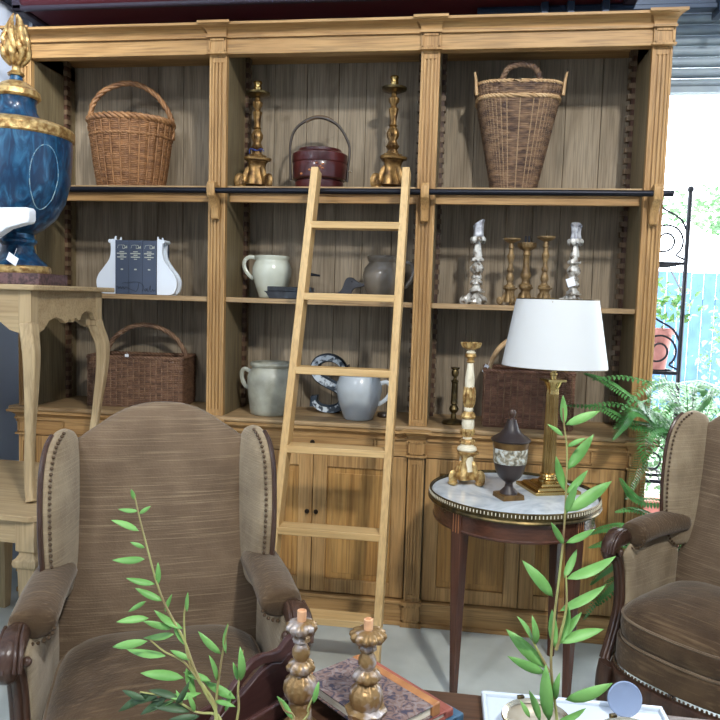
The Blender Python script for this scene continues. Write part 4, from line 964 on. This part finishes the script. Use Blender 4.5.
for sx, sy, x, y in ((1, -1, -.005, -.005), (1, 1, -.005, .52), (-1, -1, -.6, -.005), (-1, 1, -.6, .52)):
    MB().box(x-.026, x+.026, y-.026, y+.026, h-.175, h-.022).build('corner_block', PALEZ, UT, bevel=.002)
    lp = smooth_path([(x, y, h-.15), (x+sx*.012, y+sy*.012, h-.2), (x+sx*.028, y+sy*.028, h-.27), (x+sx*.026, y+sy*.026, h-.38), (x+sx*.01, y+sy*.01, h-.55), (x-sx*.004, y-sy*.004, h-.7), (x-sx*.004, y-sy*.004, h-.79), (x+sx*.008, y+sy*.008, .0)], 5)
    R_ = []
    for p in lp:
        k = 1-p.z/h; R_.append(max(.024, .043-.002*abs(k)*10-.016*max(0, k-.3)))
    R_[-1] = .03
    lp[-1].z = 0.002
    MB().tube(lp, R_, 4, up=(0, 1, 0)).build('cabriole_leg', PALEZ, UT, bevel=.008)
# blue and gilt urn on a porphyry block
UX = Vector((-.65, -.60, z1+h+.002))
t = thing('gilded_urn', 'large blue marbled urn with gilt bands and flame finial on the cabriole table', 'urn', UX, .15)
MB().box(-.15, .15, -.14, .14, 0, .048).build('plinth', PORPH, t, bevel=.004)
MB().lathe([(0, .048), (.125, .048), (.128, .055), (.126, .068), (.118, .072), (0, .072)], n=48).build('gilt_foot_ring', LEAFG, t)
MB().lathe([(0, .07), (.116, .07), (.11, .078), (.085, .095), (.066, .115), (.06, .135), (.066, .142), (.074, .148), (.074, .156), (.064, .162), (.062, .18), (0, .18)], n=48).build('foot', BLUE, t)
MB().lathe([(0, .178), (.066, .178), (.1, .195), (.15, .235), (.185, .29), (.205, .36), (.213, .44), (.215, .505), (0, .505)], n=64).build('bowl', BLUE, t)
MB().lathe([(0, .50), (.217, .50), (.222, .505), (.224, .53), (.218, .538), (.2, .546), (.17, .556), (.12, .566), (0, .566)], n=64).build('gilt_rim', LEAFG, t)
MB().lathe([(0, .56), (.12, .56), (.095, .575), (.078, .6), (.074, .63), (.082, .652), (0, .652)], n=48).build('neck', BLUE, t)
MB().lathe([(0, .645), (.086, .648), (.094, .656), (.092, .675), (.075, .69), (.055, .705), (.035, .715), (0, .715)], n=48).build('gilt_lid', LEAFG, t)
MB().lathe([(0, .71), (.034, .71), (.026, .72), (.026, .738), (0, .738)], n=32).build('finial_neck', BLUE, t)
mb = MB().lathe([(0, .735), (.034, .737), (.037, .745), (.03, .752), (.018, .762), (.018, .782), (.03, .795), (.042, .82), (.04, .87), (.028, .91), (.012, .94), (0, .95)], n=24)
q = random.Random(5)
for ring_, (r0, zb, ht, cnt) in enumerate(((.03, .785, .13, 8), (.026, .81, .15, 7), (.014, .85, .15, 5))):
    for k in range(cnt):
        a = 2*PI*k/cnt+ring_*.4; a2 = a+q.uniform(-.5, .5)
        pts = [(r0*.8*math.cos(a), r0*.8*math.sin(a), zb), ((r0+.022)*math.cos(a+.15), (r0+.022)*math.sin(a+.15), zb+ht*.3), ((r0+.024)*math.cos(a-.1), (r0+.024)*math.sin(a-.1), zb+ht*.6), ((r0*.8+.012)*math.cos(a2), (r0*.8+.012)*math.sin(a2), zb+ht*.9), (r0*.6*math.cos(a2), r0*.6*math.sin(a2), zb+ht*1.12)]
        P = smooth_path(pts, 4); mb.tube(P, [.013*math.sin(PI*(.12+.86*i/(len(P)-1)))+.0015 for i in range(len(P))], 6)
mb.build('flame_finial', LEAFG, t, sharp=60)
def remap(z): return z*1.19 if z < .54 else (.6426+(z-.54)*1.045 if z < .735 else .8464+(z-.735)*.87)
for ch in [c_ for c_ in bpy.data.objects if c_.parent == t]:
    for v_ in ch.data.vertices:
        if v_.co.z > .735: v_.co.x *= .9; v_.co.y *= .9
        if v_.co.z > .048: v_.co.z = remap(v_.co.z) if v_.co.z > .11 else .048+(v_.co.z-.048)*1.336
# incised ovals round the bowl
for k in range(4):
    a0 = -PI/2+.95+k*PI/2; pts = []
    for j in range(40):
        q = 2*PI*j/40; z = .36+.105*math.sin(q); r_ = .216 if z > .44 else lin_interp(.150, .215, ((z-.235)/.205)**.5)
        r_ = {0: r_}[0]; a = a0+.30*math.cos(q)
        prof = [(.15, .235), (.185, .29), (.205, .36), (.213, .44), (.215, .505)]
        for (ra, za), (rb, zb) in zip(prof, prof[1:]):
            if za <= z <= zb: r_ = lin_interp(ra, rb, (z-za)/(zb-za))
        pts.append((r_*math.cos(a), r_*math.sin(a), z))
    pts = [(a_, b_, remap(c_)) for a_, b_, c_ in pts]; MB().tube(pts, .0022, 5, closed=True).build('oval_moulding', mat('worn_silver_line', (132, 156, 160), .5, 0, (60, 110, 140), 60, lo=.45, hi=.55), t)
price_tag('white price tag hanging on the foot of the blue urn', (-.565, -.755, UX.z+.115), -.2, .055, .034, .5, .03)
# white moulded pedestal dish in front of the urn
t = thing('stone_corbel', 'white moulded stone block standing on the cabriole table in front of the blue urn', 'corbel', (-.52, -.79, UX.z), -.1)
prism = [(-.25, .0), (-.15, .0), (-.14, .02), (-.13, .14), (-.1, .18), (-.04, .215), (.03, .232), (.055, .236), (.062, .25), (.062, .285), (.052, .295), (-.3, .295), (-.3, .24), (-.27, .14), (-.26, .02)]
MB().prism([(a, b) for a, b in prism], lambda a, b, s_: Vector((a, s_, b)), -.022, .022).build('block', WHITE, t, bevel=.004)

# ------------------------------------------------------------------ foreground table and what stands on it
FT = .75
t = thing('dining_table', 'dark brown wooden table top crossing the bottom edge of the photo', 'table', (1.58, -2.32, 0))
MB().box(-.82, .82, -.40, .40, FT-.035, FT).build('table_top', TABW, t, bevel=.004)
MB().box(-.74, .74, -.30, .30, FT-.11, FT-.035).build('apron', TABW, t, bevel=.003)
for x in (-.7, .7):
    for y in (-.27, .27): MB().lathe([(0, 0), (.025, 0), (.03, .1), (.035, .5), (.045, .56), (.04, FT-.1), (0, FT-.1)], (x, y, 0), 20).build('leg', TABW, t)
def book(label, c, rz, L, Wd, H, z, cov, top=None, corner=None, spine=None, name='antique_book'):
    t = thing(name, label, 'book', (c[0], c[1], z), rz)
    th = .0035
    mb = MB().box(-L/2, L/2, -Wd/2, Wd/2, 0, th).box(-L/2, L/2, -Wd/2, Wd/2, H-th, H); mb.build('cover_boards', cov, t, bevel=.001)
    MB().box(-L/2-.001, L/2+.001, Wd/2-.018, Wd/2+.004, -.0002, H+.0006).build('leather_spine', spine or cov, t, bevel=.003)
    MB().box(-L/2+.005, L/2-.005, -Wd/2+.005, Wd/2-.016, th, H-th).build('page_block', PAPER, t)
    if corner:
        for sx in (-1, 1):
            x, y, e = sx*(L/2+.0006), -Wd/2-.0006, .028
            MB().prism([(x, y), (x-sx*e, y), (x, y+e)], lambda a, b, h: Vector((a, b, h)), H-th, H+.0006).build('leather_corner', corner, t)
    return t
A = math.radians(-40.5)
book('blue clothbound book at the bottom of the pile under the marbled book', (1.085, -2.015), A+.03, .235, .165, .016, FT, BLUEL, spine=BLUEL)
book('red leather book in the pile, directly under the marbled book', (1.068, -2.02), A-.02, .232, .16, .016, FT+.016, REDL, spine=REDL)
book('marbled-paper book with orange calf edges on top of the pile', (1.045, -2.045), A, .235, .148, .024, FT+.033, MARBP, corner=ORANGE, spine=ORANGE)
book('green marbled book with red leather corners lying left of the pile', (1.005, -2.245), A+.1, .17, .12, .02, FT, MARBG, corner=REDL, spine=REDL)
def gilt_stick(label, x, y, z, top, cup_r):
    t = thing('gilded_candlestick', label, 'candlestick', (x, y, z), 0, 'worn gilt candlesticks on the front table'); h = top-z
    zz = lambda q: h-q
    pr = [(0, 0), (.044, 0), (.046, .008), (.034, .02), (.022, .034), (.02, h-.158)] if h > .2 else [(0, 0), (.036, 0), (.038, .008), (.026, .014), (.02, h-.158)]
    MB().lathe(pr+[(0, h-.158)], n=36, lobes=8, amp=.05).build('foot', GILTS, t, sharp=50)
    MB().lathe([(0, zz(.165)), (.014, zz(.163)), (.027, zz(.15)), (.031, zz(.135)), (.029, zz(.12)), (.018, zz(.108)), (.014, zz(.104)), (0, zz(.104))], n=56, lobes=11, amp=.045).build('gadrooned_ball', GILTS, t, sharp=50)
    MB().lathe([(0, zz(.107)), (.014, zz(.106)), (.024, zz(.1)), (.026, zz(.092)), (.02, zz(.084)), (.013, zz(.08)), (0, zz(.08))], n=56, lobes=9, amp=.08).build('petal_collar', GILTS, t, sharp=50)
    MB().lathe([(0, zz(.082)), (.012, zz(.081)), (.017, zz(.07)), (.0165, zz(.06)), (.011, zz(.05)), (.009, zz(.046)), (0, zz(.046))], n=32).build('baluster', GILTS, t)
    MB().lathe([(0, zz(.049)), (.01, zz(.048)), (.016, zz(.043)), (.015, zz(.036)), (.009, zz(.031)), (0, zz(.031))], n=36, lobes=8, amp=.08).build('knop', GILTS, t)
    MB().lathe([(0, zz(.033)), (.01, zz(.032)), (cup_r*.85, zz(.026)), (cup_r, zz(.018)), (cup_r*.97, zz(.012)), (cup_r*.7, zz(.007)), (.01, zz(.005)), (0, zz(.005))], n=72, lobes=12, amp=.09).build('scalloped_cup', GILTS, t, sharp=60)
    MB().lathe([(0, zz(.008)), (.0085, zz(.008)), (.0088, h+.014), (.006, h+.015), (.004, h+.009), (0, h+.009)], n=20).build('candle_peg', PINKW, t)
gilt_stick('worn gilt turned candlestick with bare peg, left of the two on the front table', .926, -2.128, FT, .978, .028)
gilt_stick('worn gilt turned candlestick with bare peg, standing on the marbled book', 1.05, -2.125, FT+.058, .972, .0325)
# knife box with a pierced handle
t = thing('wooden_trug', 'plum-brown wooden carrying box with pierced handle board at the bottom edge', 'trug', (.838, -2.06, FT), math.radians(60))
MB().box(-.16, .12, -.05, .05, 0, .01).build('base', TRUGW, t, bevel=.002)
for y in (-.05, .04): MB().box(-.16, .12, y, y+.01, .0, .036).build('side', TRUGW, t, bevel=.003)
for x in (-.16, .11): MB().box(x, x+.01, -.04, .04, .0, .036).build('end', TRUGW, t, bevel=.003)
# handle board with real slot: four pieces joined along the board
def strip(lo, hi, mb, y0=-.007, y1=.007):
    n = len(lo); vs = [Vector((a, y, b)) for y in (y0, y1) for a, b in lo+hi[::-1]]; m_ = 2*n
    fs = []
    for i in range(n-1): j = m_-1-i; fs.append((i, i+1, j-1, j)); fs.append((m_+i, m_+j, m_+j-1, m_+i+1))
    for i in range(m_): fs.append((i, (i+1) % m_, m_+(i+1) % m_, m_+i))
    mb.add(vs, fs)
xs = [-.15, -.12, -.09, -.06, -.035, -.01, .015, .04, .06, .08, .11]
top = dict(zip(xs, [.025, .052, .082, .105, .118, .12, .113, .112, .125, .13, .12])); mb = MB()
slot = {-.09: (.055, .055), -.06: (.062, .083), -.035: (.075, .097), -.01: (.088, .1), .015: (.093, .093)}
strip([(x, .0) for x in xs], [(x, slot[x][0] if x in slot else top[x]*.75) for x in xs], mb)
strip([(x, slot[x][1] if x in slot else top[x]*.75) for x in xs], [(x, top[x]) for x in xs], mb)
mb.build('handle_board', TRUGW, t, bevel=.003)
t = thing('wooden_bowl', 'small pinkish wooden bowl behind the left gilt candlestick', 'bowl', (.955, -1.975, FT))
MB().lathe([(0, 0), (.02, 0), (.03, .006), (.036, .024), (.034, .026), (.028, .01), (0, .008)], n=40).build('body', BOWLW, t)
# white tray and rimmed glass dishes
t = thing('serving_tray', 'white ceramic tray under the silver-rimmed dishes at bottom right', 'tray', (1.455, -2.07, FT), .03)
MB().box(-.185, .175, -.14, .14, 0, .012).build('base', CERAM, t, bevel=.004)
mb = MB()
for a in ((-.185, .175, .13, .14), (-.185, .175, -.14, -.13), (-.185, -.175, -.13, .13), (.165, .175, -.13, .13)): mb.box(a[0], a[1], a[2], a[3], .01, .02)
mb.build('rim', CERAM, t, bevel=.003)
for lb, x, y, r in (('round silver-rimmed dish, left of the two on the white tray', 1.365, -2.055, .063), ('round silver-rimmed dish, right of the two on the white tray', 1.535, -2.09, .066)):
    t = thing('rimmed_dish', lb, 'dish', (x, y, FT+.0125), 0, 'silver-rimmed dishes on the white tray')
    MB().lathe([(0, 0), (r*.6, 0), (r*.85, .008), (r*.97, .026), (r*.93, .026), (r*.8, .011), (r*.58, .004), (0, .004)], n=48).build('bowl', DISHIN, t)
    MB().lathe([(r*.9, .0265), (r, .0265), (r*1.03, .029), (r, .032), (r*.92, .03), (r*.86, .0275), (r*.9, .0265)], n=48).build('silver_rim', SILVER, t)
    for a in (PI*.62, -.15): MB().box(r*.98, r*1.12, -.007, .007, .027, .036, T=lambda p, a=a: Vector((p.x*math.cos(a)-p.y*math.sin(a), p.x*math.sin(a)+p.y*math.cos(a), p.z))).build('tab_handle', DKBRASS, t, bevel=.002)
t = thing('blue_plate', 'pale blue round plate leaning upright behind the silver-rimmed dishes', 'plate', (1.545, -1.968, FT+.012), .1, rx=-.25)
MB().add([], []); mb = MB().lathe([(0, -.003), (.028, -.003), (.034, .002), (.032, .004), (.022, .0), (0, 0)], n=48)
shift(mb, lambda p: Vector((p.x, -p.z, p.y+.034))); mb.build('dish', BLUEPL, t)

# ------------------------------------------------------------------ leafy sprigs in vases (the vases stand below the frame)
def leaf(mb, b, tip, wd, nrm, bend=.1, n=6):
    b = Vector(b); tip = Vector(tip); d = tip-b; L = d.length; nrm = Vector(nrm); s_ = d.cross(nrm)
    if s_.length < 1e-6: s_ = Vector((1, 0, 0))
    s_.normalize(); up = s_.cross(d).normalized(); vs = [b]; fs = []
    for i in range(1, n):
        k = i/n; w_ = wd*math.sin(PI*k**.85)**.8; c = b+d*k+up*(bend*L*math.sin(PI*k))
        vs += [c-s_*w_+up*w_*.25, c, c+s_*w_+up*w_*.25]
    vs.append(tip); fs = [(0, 2, 1), (0, 3, 2)]
    for i in range(n-2): o = 1+3*i; fs += [(o, o+1, o+4, o+3), (o+1, o+2, o+5, o+4)]
    o = 1+3*(n-2); fs += [(o, o+1, len(vs)-1), (o+1, o+2, len(vs)-1)]
    mb.add(vs, fs)
def sprig(label, vase_label, D, stems, leaves, foot, wd, dark=()):
    t = thing('leafy_sprig', label, 'plant', (foot.x, foot.y, FT+.01)); q = random.Random(9)
    def W(x, y, j=0): return at(x, y, D+j)-Vector(t.location)
    mb = MB()
    root = Vector((0, 0, .0)); neck = Vector((0, 0, .19))
    for s_ in stems:
        pts = [W(x, y) for x, y in s_]
        if s_[0][1] >= 705: pts = [root, neck*.6]+pts
        P = smooth_path(pts, 4); mb.tube(P, [.0026-.0016*i/len(P) for i in range(len(P))], 6)
    mb.build('stem', STEMM, t)
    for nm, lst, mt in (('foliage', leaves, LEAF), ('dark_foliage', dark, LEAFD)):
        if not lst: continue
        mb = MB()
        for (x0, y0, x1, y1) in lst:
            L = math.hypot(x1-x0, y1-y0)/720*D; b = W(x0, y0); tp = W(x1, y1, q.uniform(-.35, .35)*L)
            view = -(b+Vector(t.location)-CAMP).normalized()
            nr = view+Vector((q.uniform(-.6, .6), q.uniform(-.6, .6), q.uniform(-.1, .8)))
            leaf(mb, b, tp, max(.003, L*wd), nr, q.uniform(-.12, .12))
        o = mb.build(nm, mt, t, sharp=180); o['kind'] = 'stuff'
        m_ = o.modifiers.new('s', 'SOLIDIFY'); m_.thickness = .0004
    v = thing('sprig_vase', vase_label, 'vase', (foot.x, foot.y, FT))
    MB().lathe([(0, 0), (.035, 0), (.04, .01), (.042, .08), (.03, .13), (.02, .15), (.022, .165), (.018, .165), (.016, .15), (.026, .12), (.036, .07), (.034, .012), (0, .01)], n=32).build('body', VASEM, v)
def sproots(st): pass
RS = [[(557, 722), (553, 690), (551, 660), (554, 620), (560, 570), (564, 530), (566, 490), (567, 450), (564, 425), (563, 408)], [(549, 672), (543, 660), (535, 645), (526, 626)], [(556, 650), (566, 610), (566, 575)]]
RL = [(564, 425, 563, 395), (565, 425, 600, 411), (563, 436, 547, 424), (567, 447, 586, 438), (567, 470, 594, 434), (566, 492, 556, 456), (566, 494, 588, 470), (567, 512, 612, 481), (566, 514, 578, 482),
      (566, 543, 595, 529), (564, 545, 551, 522), (564, 578, 577, 549), (566, 579, 616, 556), (553, 597, 522, 560), (560, 611, 606, 585), (558, 643, 604, 629), (555, 648, 552, 609), (559, 645, 569, 605),
      (545, 668, 506, 629), (545, 673, 507, 656), (533, 642, 517, 616), (536, 645, 532, 615), (549, 722, 546, 664), (565, 700, 613, 683), (557, 722, 586, 708), (556, 700, 560, 672), (540, 722, 529, 690), (530, 718, 520, 700), (562, 640, 582, 612)]
sprig('upright green leafy sprig rising in front of the marble side table', 'grey vase holding the right leafy sprig', 1.03, RS, RL, at(557, 725, 1.03)+Vector((.005, -.02, 0)), .12)
LS = [[(218, 722), (205, 692), (193, 665), (184, 640), (172, 618), (163, 600), (155, 577), (147, 547), (140, 520), (134, 493)], [(216, 712), (200, 683), (184, 662), (165, 652), (150, 640)], [(215, 710), (190, 665), (184, 622), (187, 597)],
      [(216, 708), (220, 670), (225, 640), (228, 625)], [(237, 720), (238, 690), (241, 665), (243, 650)], [(300, 724), (308, 708), (316, 690)], [(290, 724), (284, 710), (279, 698)]]
LL = [(138, 511, 118, 509), (139, 514, 151, 506), (139, 531, 111, 520), (145, 548, 130, 542), (145, 559, 112, 560), (155, 584, 126, 578), (163, 601, 135, 588), (146, 601, 128, 612), (149, 618, 116, 622), (183, 629, 154, 610), (172, 629, 143, 621),
      (174, 634, 143, 638), (187, 646, 173, 626), (148, 641, 112, 647), (166, 656, 126, 649), (184, 678, 140, 673), (211, 681, 183, 672), (201, 693, 162, 695), (236, 699, 203, 681), (221, 654, 198, 631), (217, 681, 209, 655), (195, 712, 187, 692),
      (238, 681, 233, 662), (241, 681, 240, 646), (226, 654, 228, 623), (215, 701, 236, 707), (293, 720, 277, 696), (313, 704, 319, 681), (158, 585, 158, 562), (165, 612, 172, 594), (192, 660, 170, 650), (187, 612, 188, 592), (135, 500, 131, 489), (176, 700, 150, 712), (182, 706, 176, 690), (225, 712, 231, 690), (186, 668, 196, 700)]
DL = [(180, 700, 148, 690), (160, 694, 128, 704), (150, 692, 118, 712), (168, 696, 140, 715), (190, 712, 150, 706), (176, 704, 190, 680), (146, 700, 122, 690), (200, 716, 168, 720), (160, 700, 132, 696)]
LS.append([(222, 722), (196, 712), (170, 698), (140, 692)])
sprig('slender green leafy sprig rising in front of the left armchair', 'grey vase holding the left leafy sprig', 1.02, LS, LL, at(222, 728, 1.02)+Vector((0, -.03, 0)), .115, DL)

# ------------------------------------------------------------------ ferns beside the bookcase
def frond(pts, wd, name, mt, par, n=34, droop=.2, side=(0, 0, 1)):
    P = smooth_path(pts, max(3, n//(len(pts)-1))); mb = MB(); N = len(P)
    mb.tube(P, [.0022-.0014*i/N for i in range(N)], 5)
    for i in range(2, N-1):
        k = i/N; d = (P[i+1]-P[i-1]).normalized(); s_ = d.cross(Vector(side)).normalized(); L = wd*math.sin(PI*min(1, k*.95+.08))**.6*(1.05-.5*k)
        for sg in (-1, 1):
            tp = P[i]+s_*(sg*L)+d*(L*.35)-Vector((0, 0, droop*L)); leaf(mb, P[i], tp, .0065, (s_*0+Vector((0, 0, 1))+d*.2), .05, 3)
    o = mb.build(name, mt, par, sharp=180); return o
def fern(label, loc, z, tips, wd=.04, seed=1, base_name='fern', mt=FERN):
    t = thing(base_name, label, 'fern', (loc[0], loc[1], z)); q = random.Random(seed); L0 = Vector(t.location)
    for p1, p2 in tips:
        b = Vector((q.uniform(-.02, .02), q.uniform(-.02, .02), .0)); m_ = Vector(p1)-L0; e = Vector(p2)-L0
        frond([b, b.lerp(m_, .5)+Vector((0, 0, .05)), m_, m_.lerp(e, .55)+Vector((0, 0, .03)), e], wd, 'frond', mt, t, side=(0, -.35, 1))
    return t
def add_fronds(t, lines, wd):
    L0 = Vector(t.location)
    for l in lines: frond([Vector((0, 0, 0))]+[Vector(p)-L0 for p in l], wd, 'frond', FERN, t, n=44, side=(0, -.55, 1))
FX, FY = 2.24, .02
st_ = thing('plant_pedestal', 'dark round planter on a stand at the right end of the bookcase', 'planter', (FX, FY, 0))
MB().lathe([(0, 0), (.12, 0), (.12, .02), (.03, .04), (.025, .6), (.1, .66), (.1, .68), (0, .68)], n=28).build('stand', POTD, st_)
MB().lathe([(0, .68), (.08, .68), (.115, .9), (.118, .92), (.1, .92), (0, .9)], n=28).build('pot', POTD, st_)
tips = [((2.05, -.16, 1.22), (1.745, -.22, 1.25)), ((2.02, -.14, 1.10), (1.72, -.19, 1.13)), ((1.98, -.15, 1.12), (1.85, -.2, 1.04)), ((2.16, -.14, 1.25), (2.25, -.35, 1.20)), ((2.2, -.1, 1.24), (2.33, -.3, 1.17)), ((2.3, -.05, 1.2), (2.5, -.25, 1.1)),
        ((2.36, .05, 1.2), (2.52, .0, 1.14)), ((2.08, -.14, 1.05), (2.06, -.2, .88)), ((2.12, -.12, 1.0), (2.1, -.2, .74)), ((2.16, .15, 1.2), (2.2, .3, 1.1)), ((2.18, -.14, 1.0), (2.17, -.22, .80)), ((2.10, -.12, 1.16), (2.0, -.2, .98)), ((2.4, -.02, 1.16), (2.42, -.2, 1.0)), ((2.06, -.15, 1.26), (1.86, -.25, 1.12)), ((2.14, -.14, 1.12), (2.02, -.3, .86)), ((2.2, -.1, 1.05), (2.14, -.3, .92)), ((2.3, -.1, 1.26), (2.44, -.2, 1.24))]
f1 = fern('large green fern arching over the right corner of the bookcase counter', (FX, FY), .915, tips, .052, 3)
st2 = thing('fern_pot', 'dark pot low beside the right end of the bookcase base', 'pot', (2.22, -.2, 0))
MB().lathe([(0, 0), (.07, 0), (.09, .26), (.093, .28), (.08, .28), (0, .26)], n=28).build('body', POTD, st2)
tips = [((2.05, -.24, .66), (1.86, -.28, .70)), ((2.02, -.26, .56), (1.80, -.30, .55)), ((2.0, -.28, .42), (1.80, -.32, .30)), ((2.08, -.24, .5), (1.93, -.3, .42)), ((2.2, -.24, .6), (2.15, -.32, .72)), ((2.12, -.2, .7), (2.06, -.22, .86)), ((2.1, -.26, .4), (1.98, -.34, .2)), ((2.16, -.14, .7), (2.12, -.16, .8))]
f2 = fern('smaller green fern spreading low between the side table and the right armchair', (2.22, -.2), .275, tips, .046, 5)

add_fronds(f1, [[(2.08, -.14, 1.06), (1.9, -.2, 1.19), (1.80, -.2, 1.25), (1.715, -.2, 1.275)], [(2.0, -.2, 1.1), (1.96, -.3, 1.19), (2.03, -.3, 1.255), (2.18, -.3, 1.235)], [(2.05, -.15, 1.04), (1.92, -.18, 1.07), (1.80, -.18, 1.126), (1.64, -.18, 1.13)],
 [(2.08, -.14, 1.05), (1.97, -.25, 1.02), (1.99, -.25, .883), (1.966, -.25, .751)], [(2.06, -.14, 1.06), (1.97, -.25, .947), (1.933, -.25, .835), (1.906, -.25, .747)], [(2.05, -.14, 1.05), (1.92, -.25, 1.13), (1.875, -.25, 1.068), (1.838, -.25, 1.0)], [(2.2, -.1, 1.2), (2.24, -.15, 1.213), (2.21, -.15, 1.156), (2.175, -.15, 1.1)]], .048)
add_fronds(f2, [[(2.06, -.3, .5), (1.915, -.33, .643), (1.815, -.33, .643), (1.732, -.33, .603)], [(2.06, -.3, .45), (1.911, -.36, .589), (1.832, -.36, .595), (1.745, -.36, .563)], [(2.0, -.34, .37), (1.88, -.36, .437), (1.804, -.36, .366), (1.742, -.36, .252)], [(2.0, -.34, .37), (1.895, -.36, .524), (1.818, -.36, .475), (1.762, -.36, .405)], [(2.1, -.26, .7), (1.954, -.3, .764), (1.904, -.3, .803), (1.869, -.3, .852)]], .042)

# ------------------------------------------------------------------ outdoors
def scroll(c, r, a0, turns, sgn=1, n=40):
    return [c+Vector((sgn*r*(1-.72*i/n)*math.cos(a0+2*PI*turns*i/n), 0, r*(1-.72*i/n)*math.sin(a0+2*PI*turns*i/n))) for i in range(n+1)]
t = thing('iron_plant_stand', 'black wrought-iron plant stand with scrolls in the bright opening', 'plant stand', (2.13, .93, 0))
for x in (-.245, .245):
    for y in (-.16,):
        MB().tube([(x, y, 0), (x, y, 2.19)], .0125, 8).ball((x, y, 2.205), .019, 10).build('post', IRON, t)
for z in (.6, 1.21, 1.81):
    mb = MB()
    for y in (-.16, 0, .16): mb.box(-.24, .24, y-.006, y+.006, z-.012, z+.006)
    for x in (-.24, .24): mb.tube([(x, -.15, z-.16), (x, .14, z-.01)], .005, 6)
    for x in (-.24, -.12, 0, .12, .24): mb.box(x-.005, x+.005, -.16, .16, z-.006, z+.004)
    mb.build('shelf_grid', IRON, t)
    for y in (-.16,):
        for sg in (-1, 1):
            c = Vector((sg*.13, y, z+.12)); p = scroll(c, .10, -.9, 1.6, sg)
            MB().tube(smooth_path([(sg*.235, y, z+.02)]+[tuple(q_) for q_ in p], 2), .006, 6).tube(smooth_path([(sg*.235, y, z+.18), (sg*.2, y, z+.24), (sg*.1, y, z+.3), (sg*.02, y, z+.38)], 4), .006, 6).build('scroll', IRON, t)
def plantpot(label, loc, r, h, mt, n, lr, lw, seed, cat='potted plant', leafm=BUSH):
    t = thing('potted_plant', label, cat, loc)
    MB().lathe([(0, 0), (r*.7, 0), (r*.95, h*.85), (r*1.08, h*.86), (r*1.08, h), (r*.95, h), (r*.9, h*.9), (0, h*.9)], n=28).build('pot', mt, t)
    q = random.Random(seed); mb = MB()
    for i in range(n):
        a = q.uniform(0, 2*PI); e = q.uniform(.2, 1.4); k = q.uniform(.3, 1)*lr
        b = Vector((math.cos(a)*math.cos(e), math.sin(a)*math.cos(e), math.sin(e)))*k+Vector((0, 0, h)); d = Vector((q.uniform(-1, 1), q.uniform(-1, 1), q.uniform(-.3, 1))).normalized()
        leaf(mb, b, b+d*lw*2.4, lw*.6, (q.uniform(-1, 1), q.uniform(-1, 1), 1), .1, 4)
    o = mb.build('foliage', leafm, t, sharp=180); o['kind'] = 'stuff'
    return t
plantpot('leafy plant in a pink terracotta pot on the iron plant stand', (2.27, .93, 1.217), .105, .23, TERRA, 150, .28, .022, 2, leafm=LEAF)
plantpot('bushy plant in a pink pot on the lowest shelf of the iron stand', (2.2, .93, .607), .1, .2, TERRA, 140, .22, .02, 6, leafm=LEAF)
struct('ground', MB().box(-3, 14, .62, 16, -.06, -.01), GROUND)
# paling fence
t = thing('paling_fence', 'pale blue paling fence far back in the garden', 'fence', (4.9, 6.4, 0))
mb = MB(); q = random.Random(4)
for i in range(30): x = -2.2+i*.15; MB.box(mb, x, x+.143, -.012, .012, 0, 2.02+q.uniform(-.01, .01))
mb.build('palings', BLUEF, t, bevel=.003)
for z in (.4, 1.6): MB().box(-2.2, 2.3, .012, .06, z, z+.08).build('rail', BLUEF, t)
def shrub(label, loc, rx, ry, z0, z1, n, lw, seed, name='garden_shrub', trunk=.04, mt=BUSH, group=None):
    t = thing(name, label, 'tree' if name == 'garden_tree' else 'shrub', loc, 0, group)
    MB().tube(smooth_path([(0, 0, 0), (.03, 0, z0), (0, .02, (z0+z1)/2)], 4), trunk, 8).build('trunk', CARVED, t)
    q = random.Random(seed); mb = MB(); blobs = [(q.uniform(-.6, .6), q.uniform(-.6, .6), q.uniform(0, 1), q.uniform(.35, .6)) for _ in range(9)]
    for i in range(n):
        bx, by, bz, br = q.choice(blobs); v = Vector((q.gauss(0, 1), q.gauss(0, 1), q.gauss(0, 1))).normalized()*br*q.uniform(.6, 1)
        b = Vector(((bx+v.x)*rx, (by+v.y)*ry, z0+(z1-z0)*(bz*.75+.12+v.z*.3))); d = Vector((q.uniform(-1, 1), q.uniform(-1, 1), q.uniform(-1, .5))).normalized()
        leaf(mb, b, b+d*lw*2.2, lw*.7, (q.uniform(-1, 1), q.uniform(-1, 1), 1), .1, 3)
    o = mb.build('crown', mt, t, sharp=180); o['kind'] = 'stuff'
PALEL = mat('pale_green_leaf', (118, 152, 108), .6, 0, (84, 124, 84), 3)  # pale green for the trees and the airy shrub
shrub('tall pale tree beyond the fence, nearest the bookcase edge', (3.5, 8.2, 0), 1.0, 1.0, 2.2, 4.0, 900, .055, 1, 'garden_tree', .08, PALEL)
shrub('wide pale tree beyond the fence, toward the right edge', (5.6, 9.0, 0), 1.4, 1.2, 2.2, 4.0, 1100, .06, 2, 'garden_tree', .09, PALEL)
shrub('airy light shrub standing before the right part of the blue fence', (3.95, 4.6, 0), .45, .5, .5, 1.7, 260, .035, 3, mt=PALEL)
shrub('low bushy shrub in front of the fence behind the fern', (3.15, 3.6, 0), .5, .5, .2, 1.0, 800, .03, 4)
shrub('green shrub beside the iron plant stand', (2.72, 2.1, 0), .28, .3, .1, .95, 700, .024, 5)
struct('trim_6', MB().box(1.6, 5.2, 1.3, 1.5, -.01, .34), BRICK, bevel=.005)
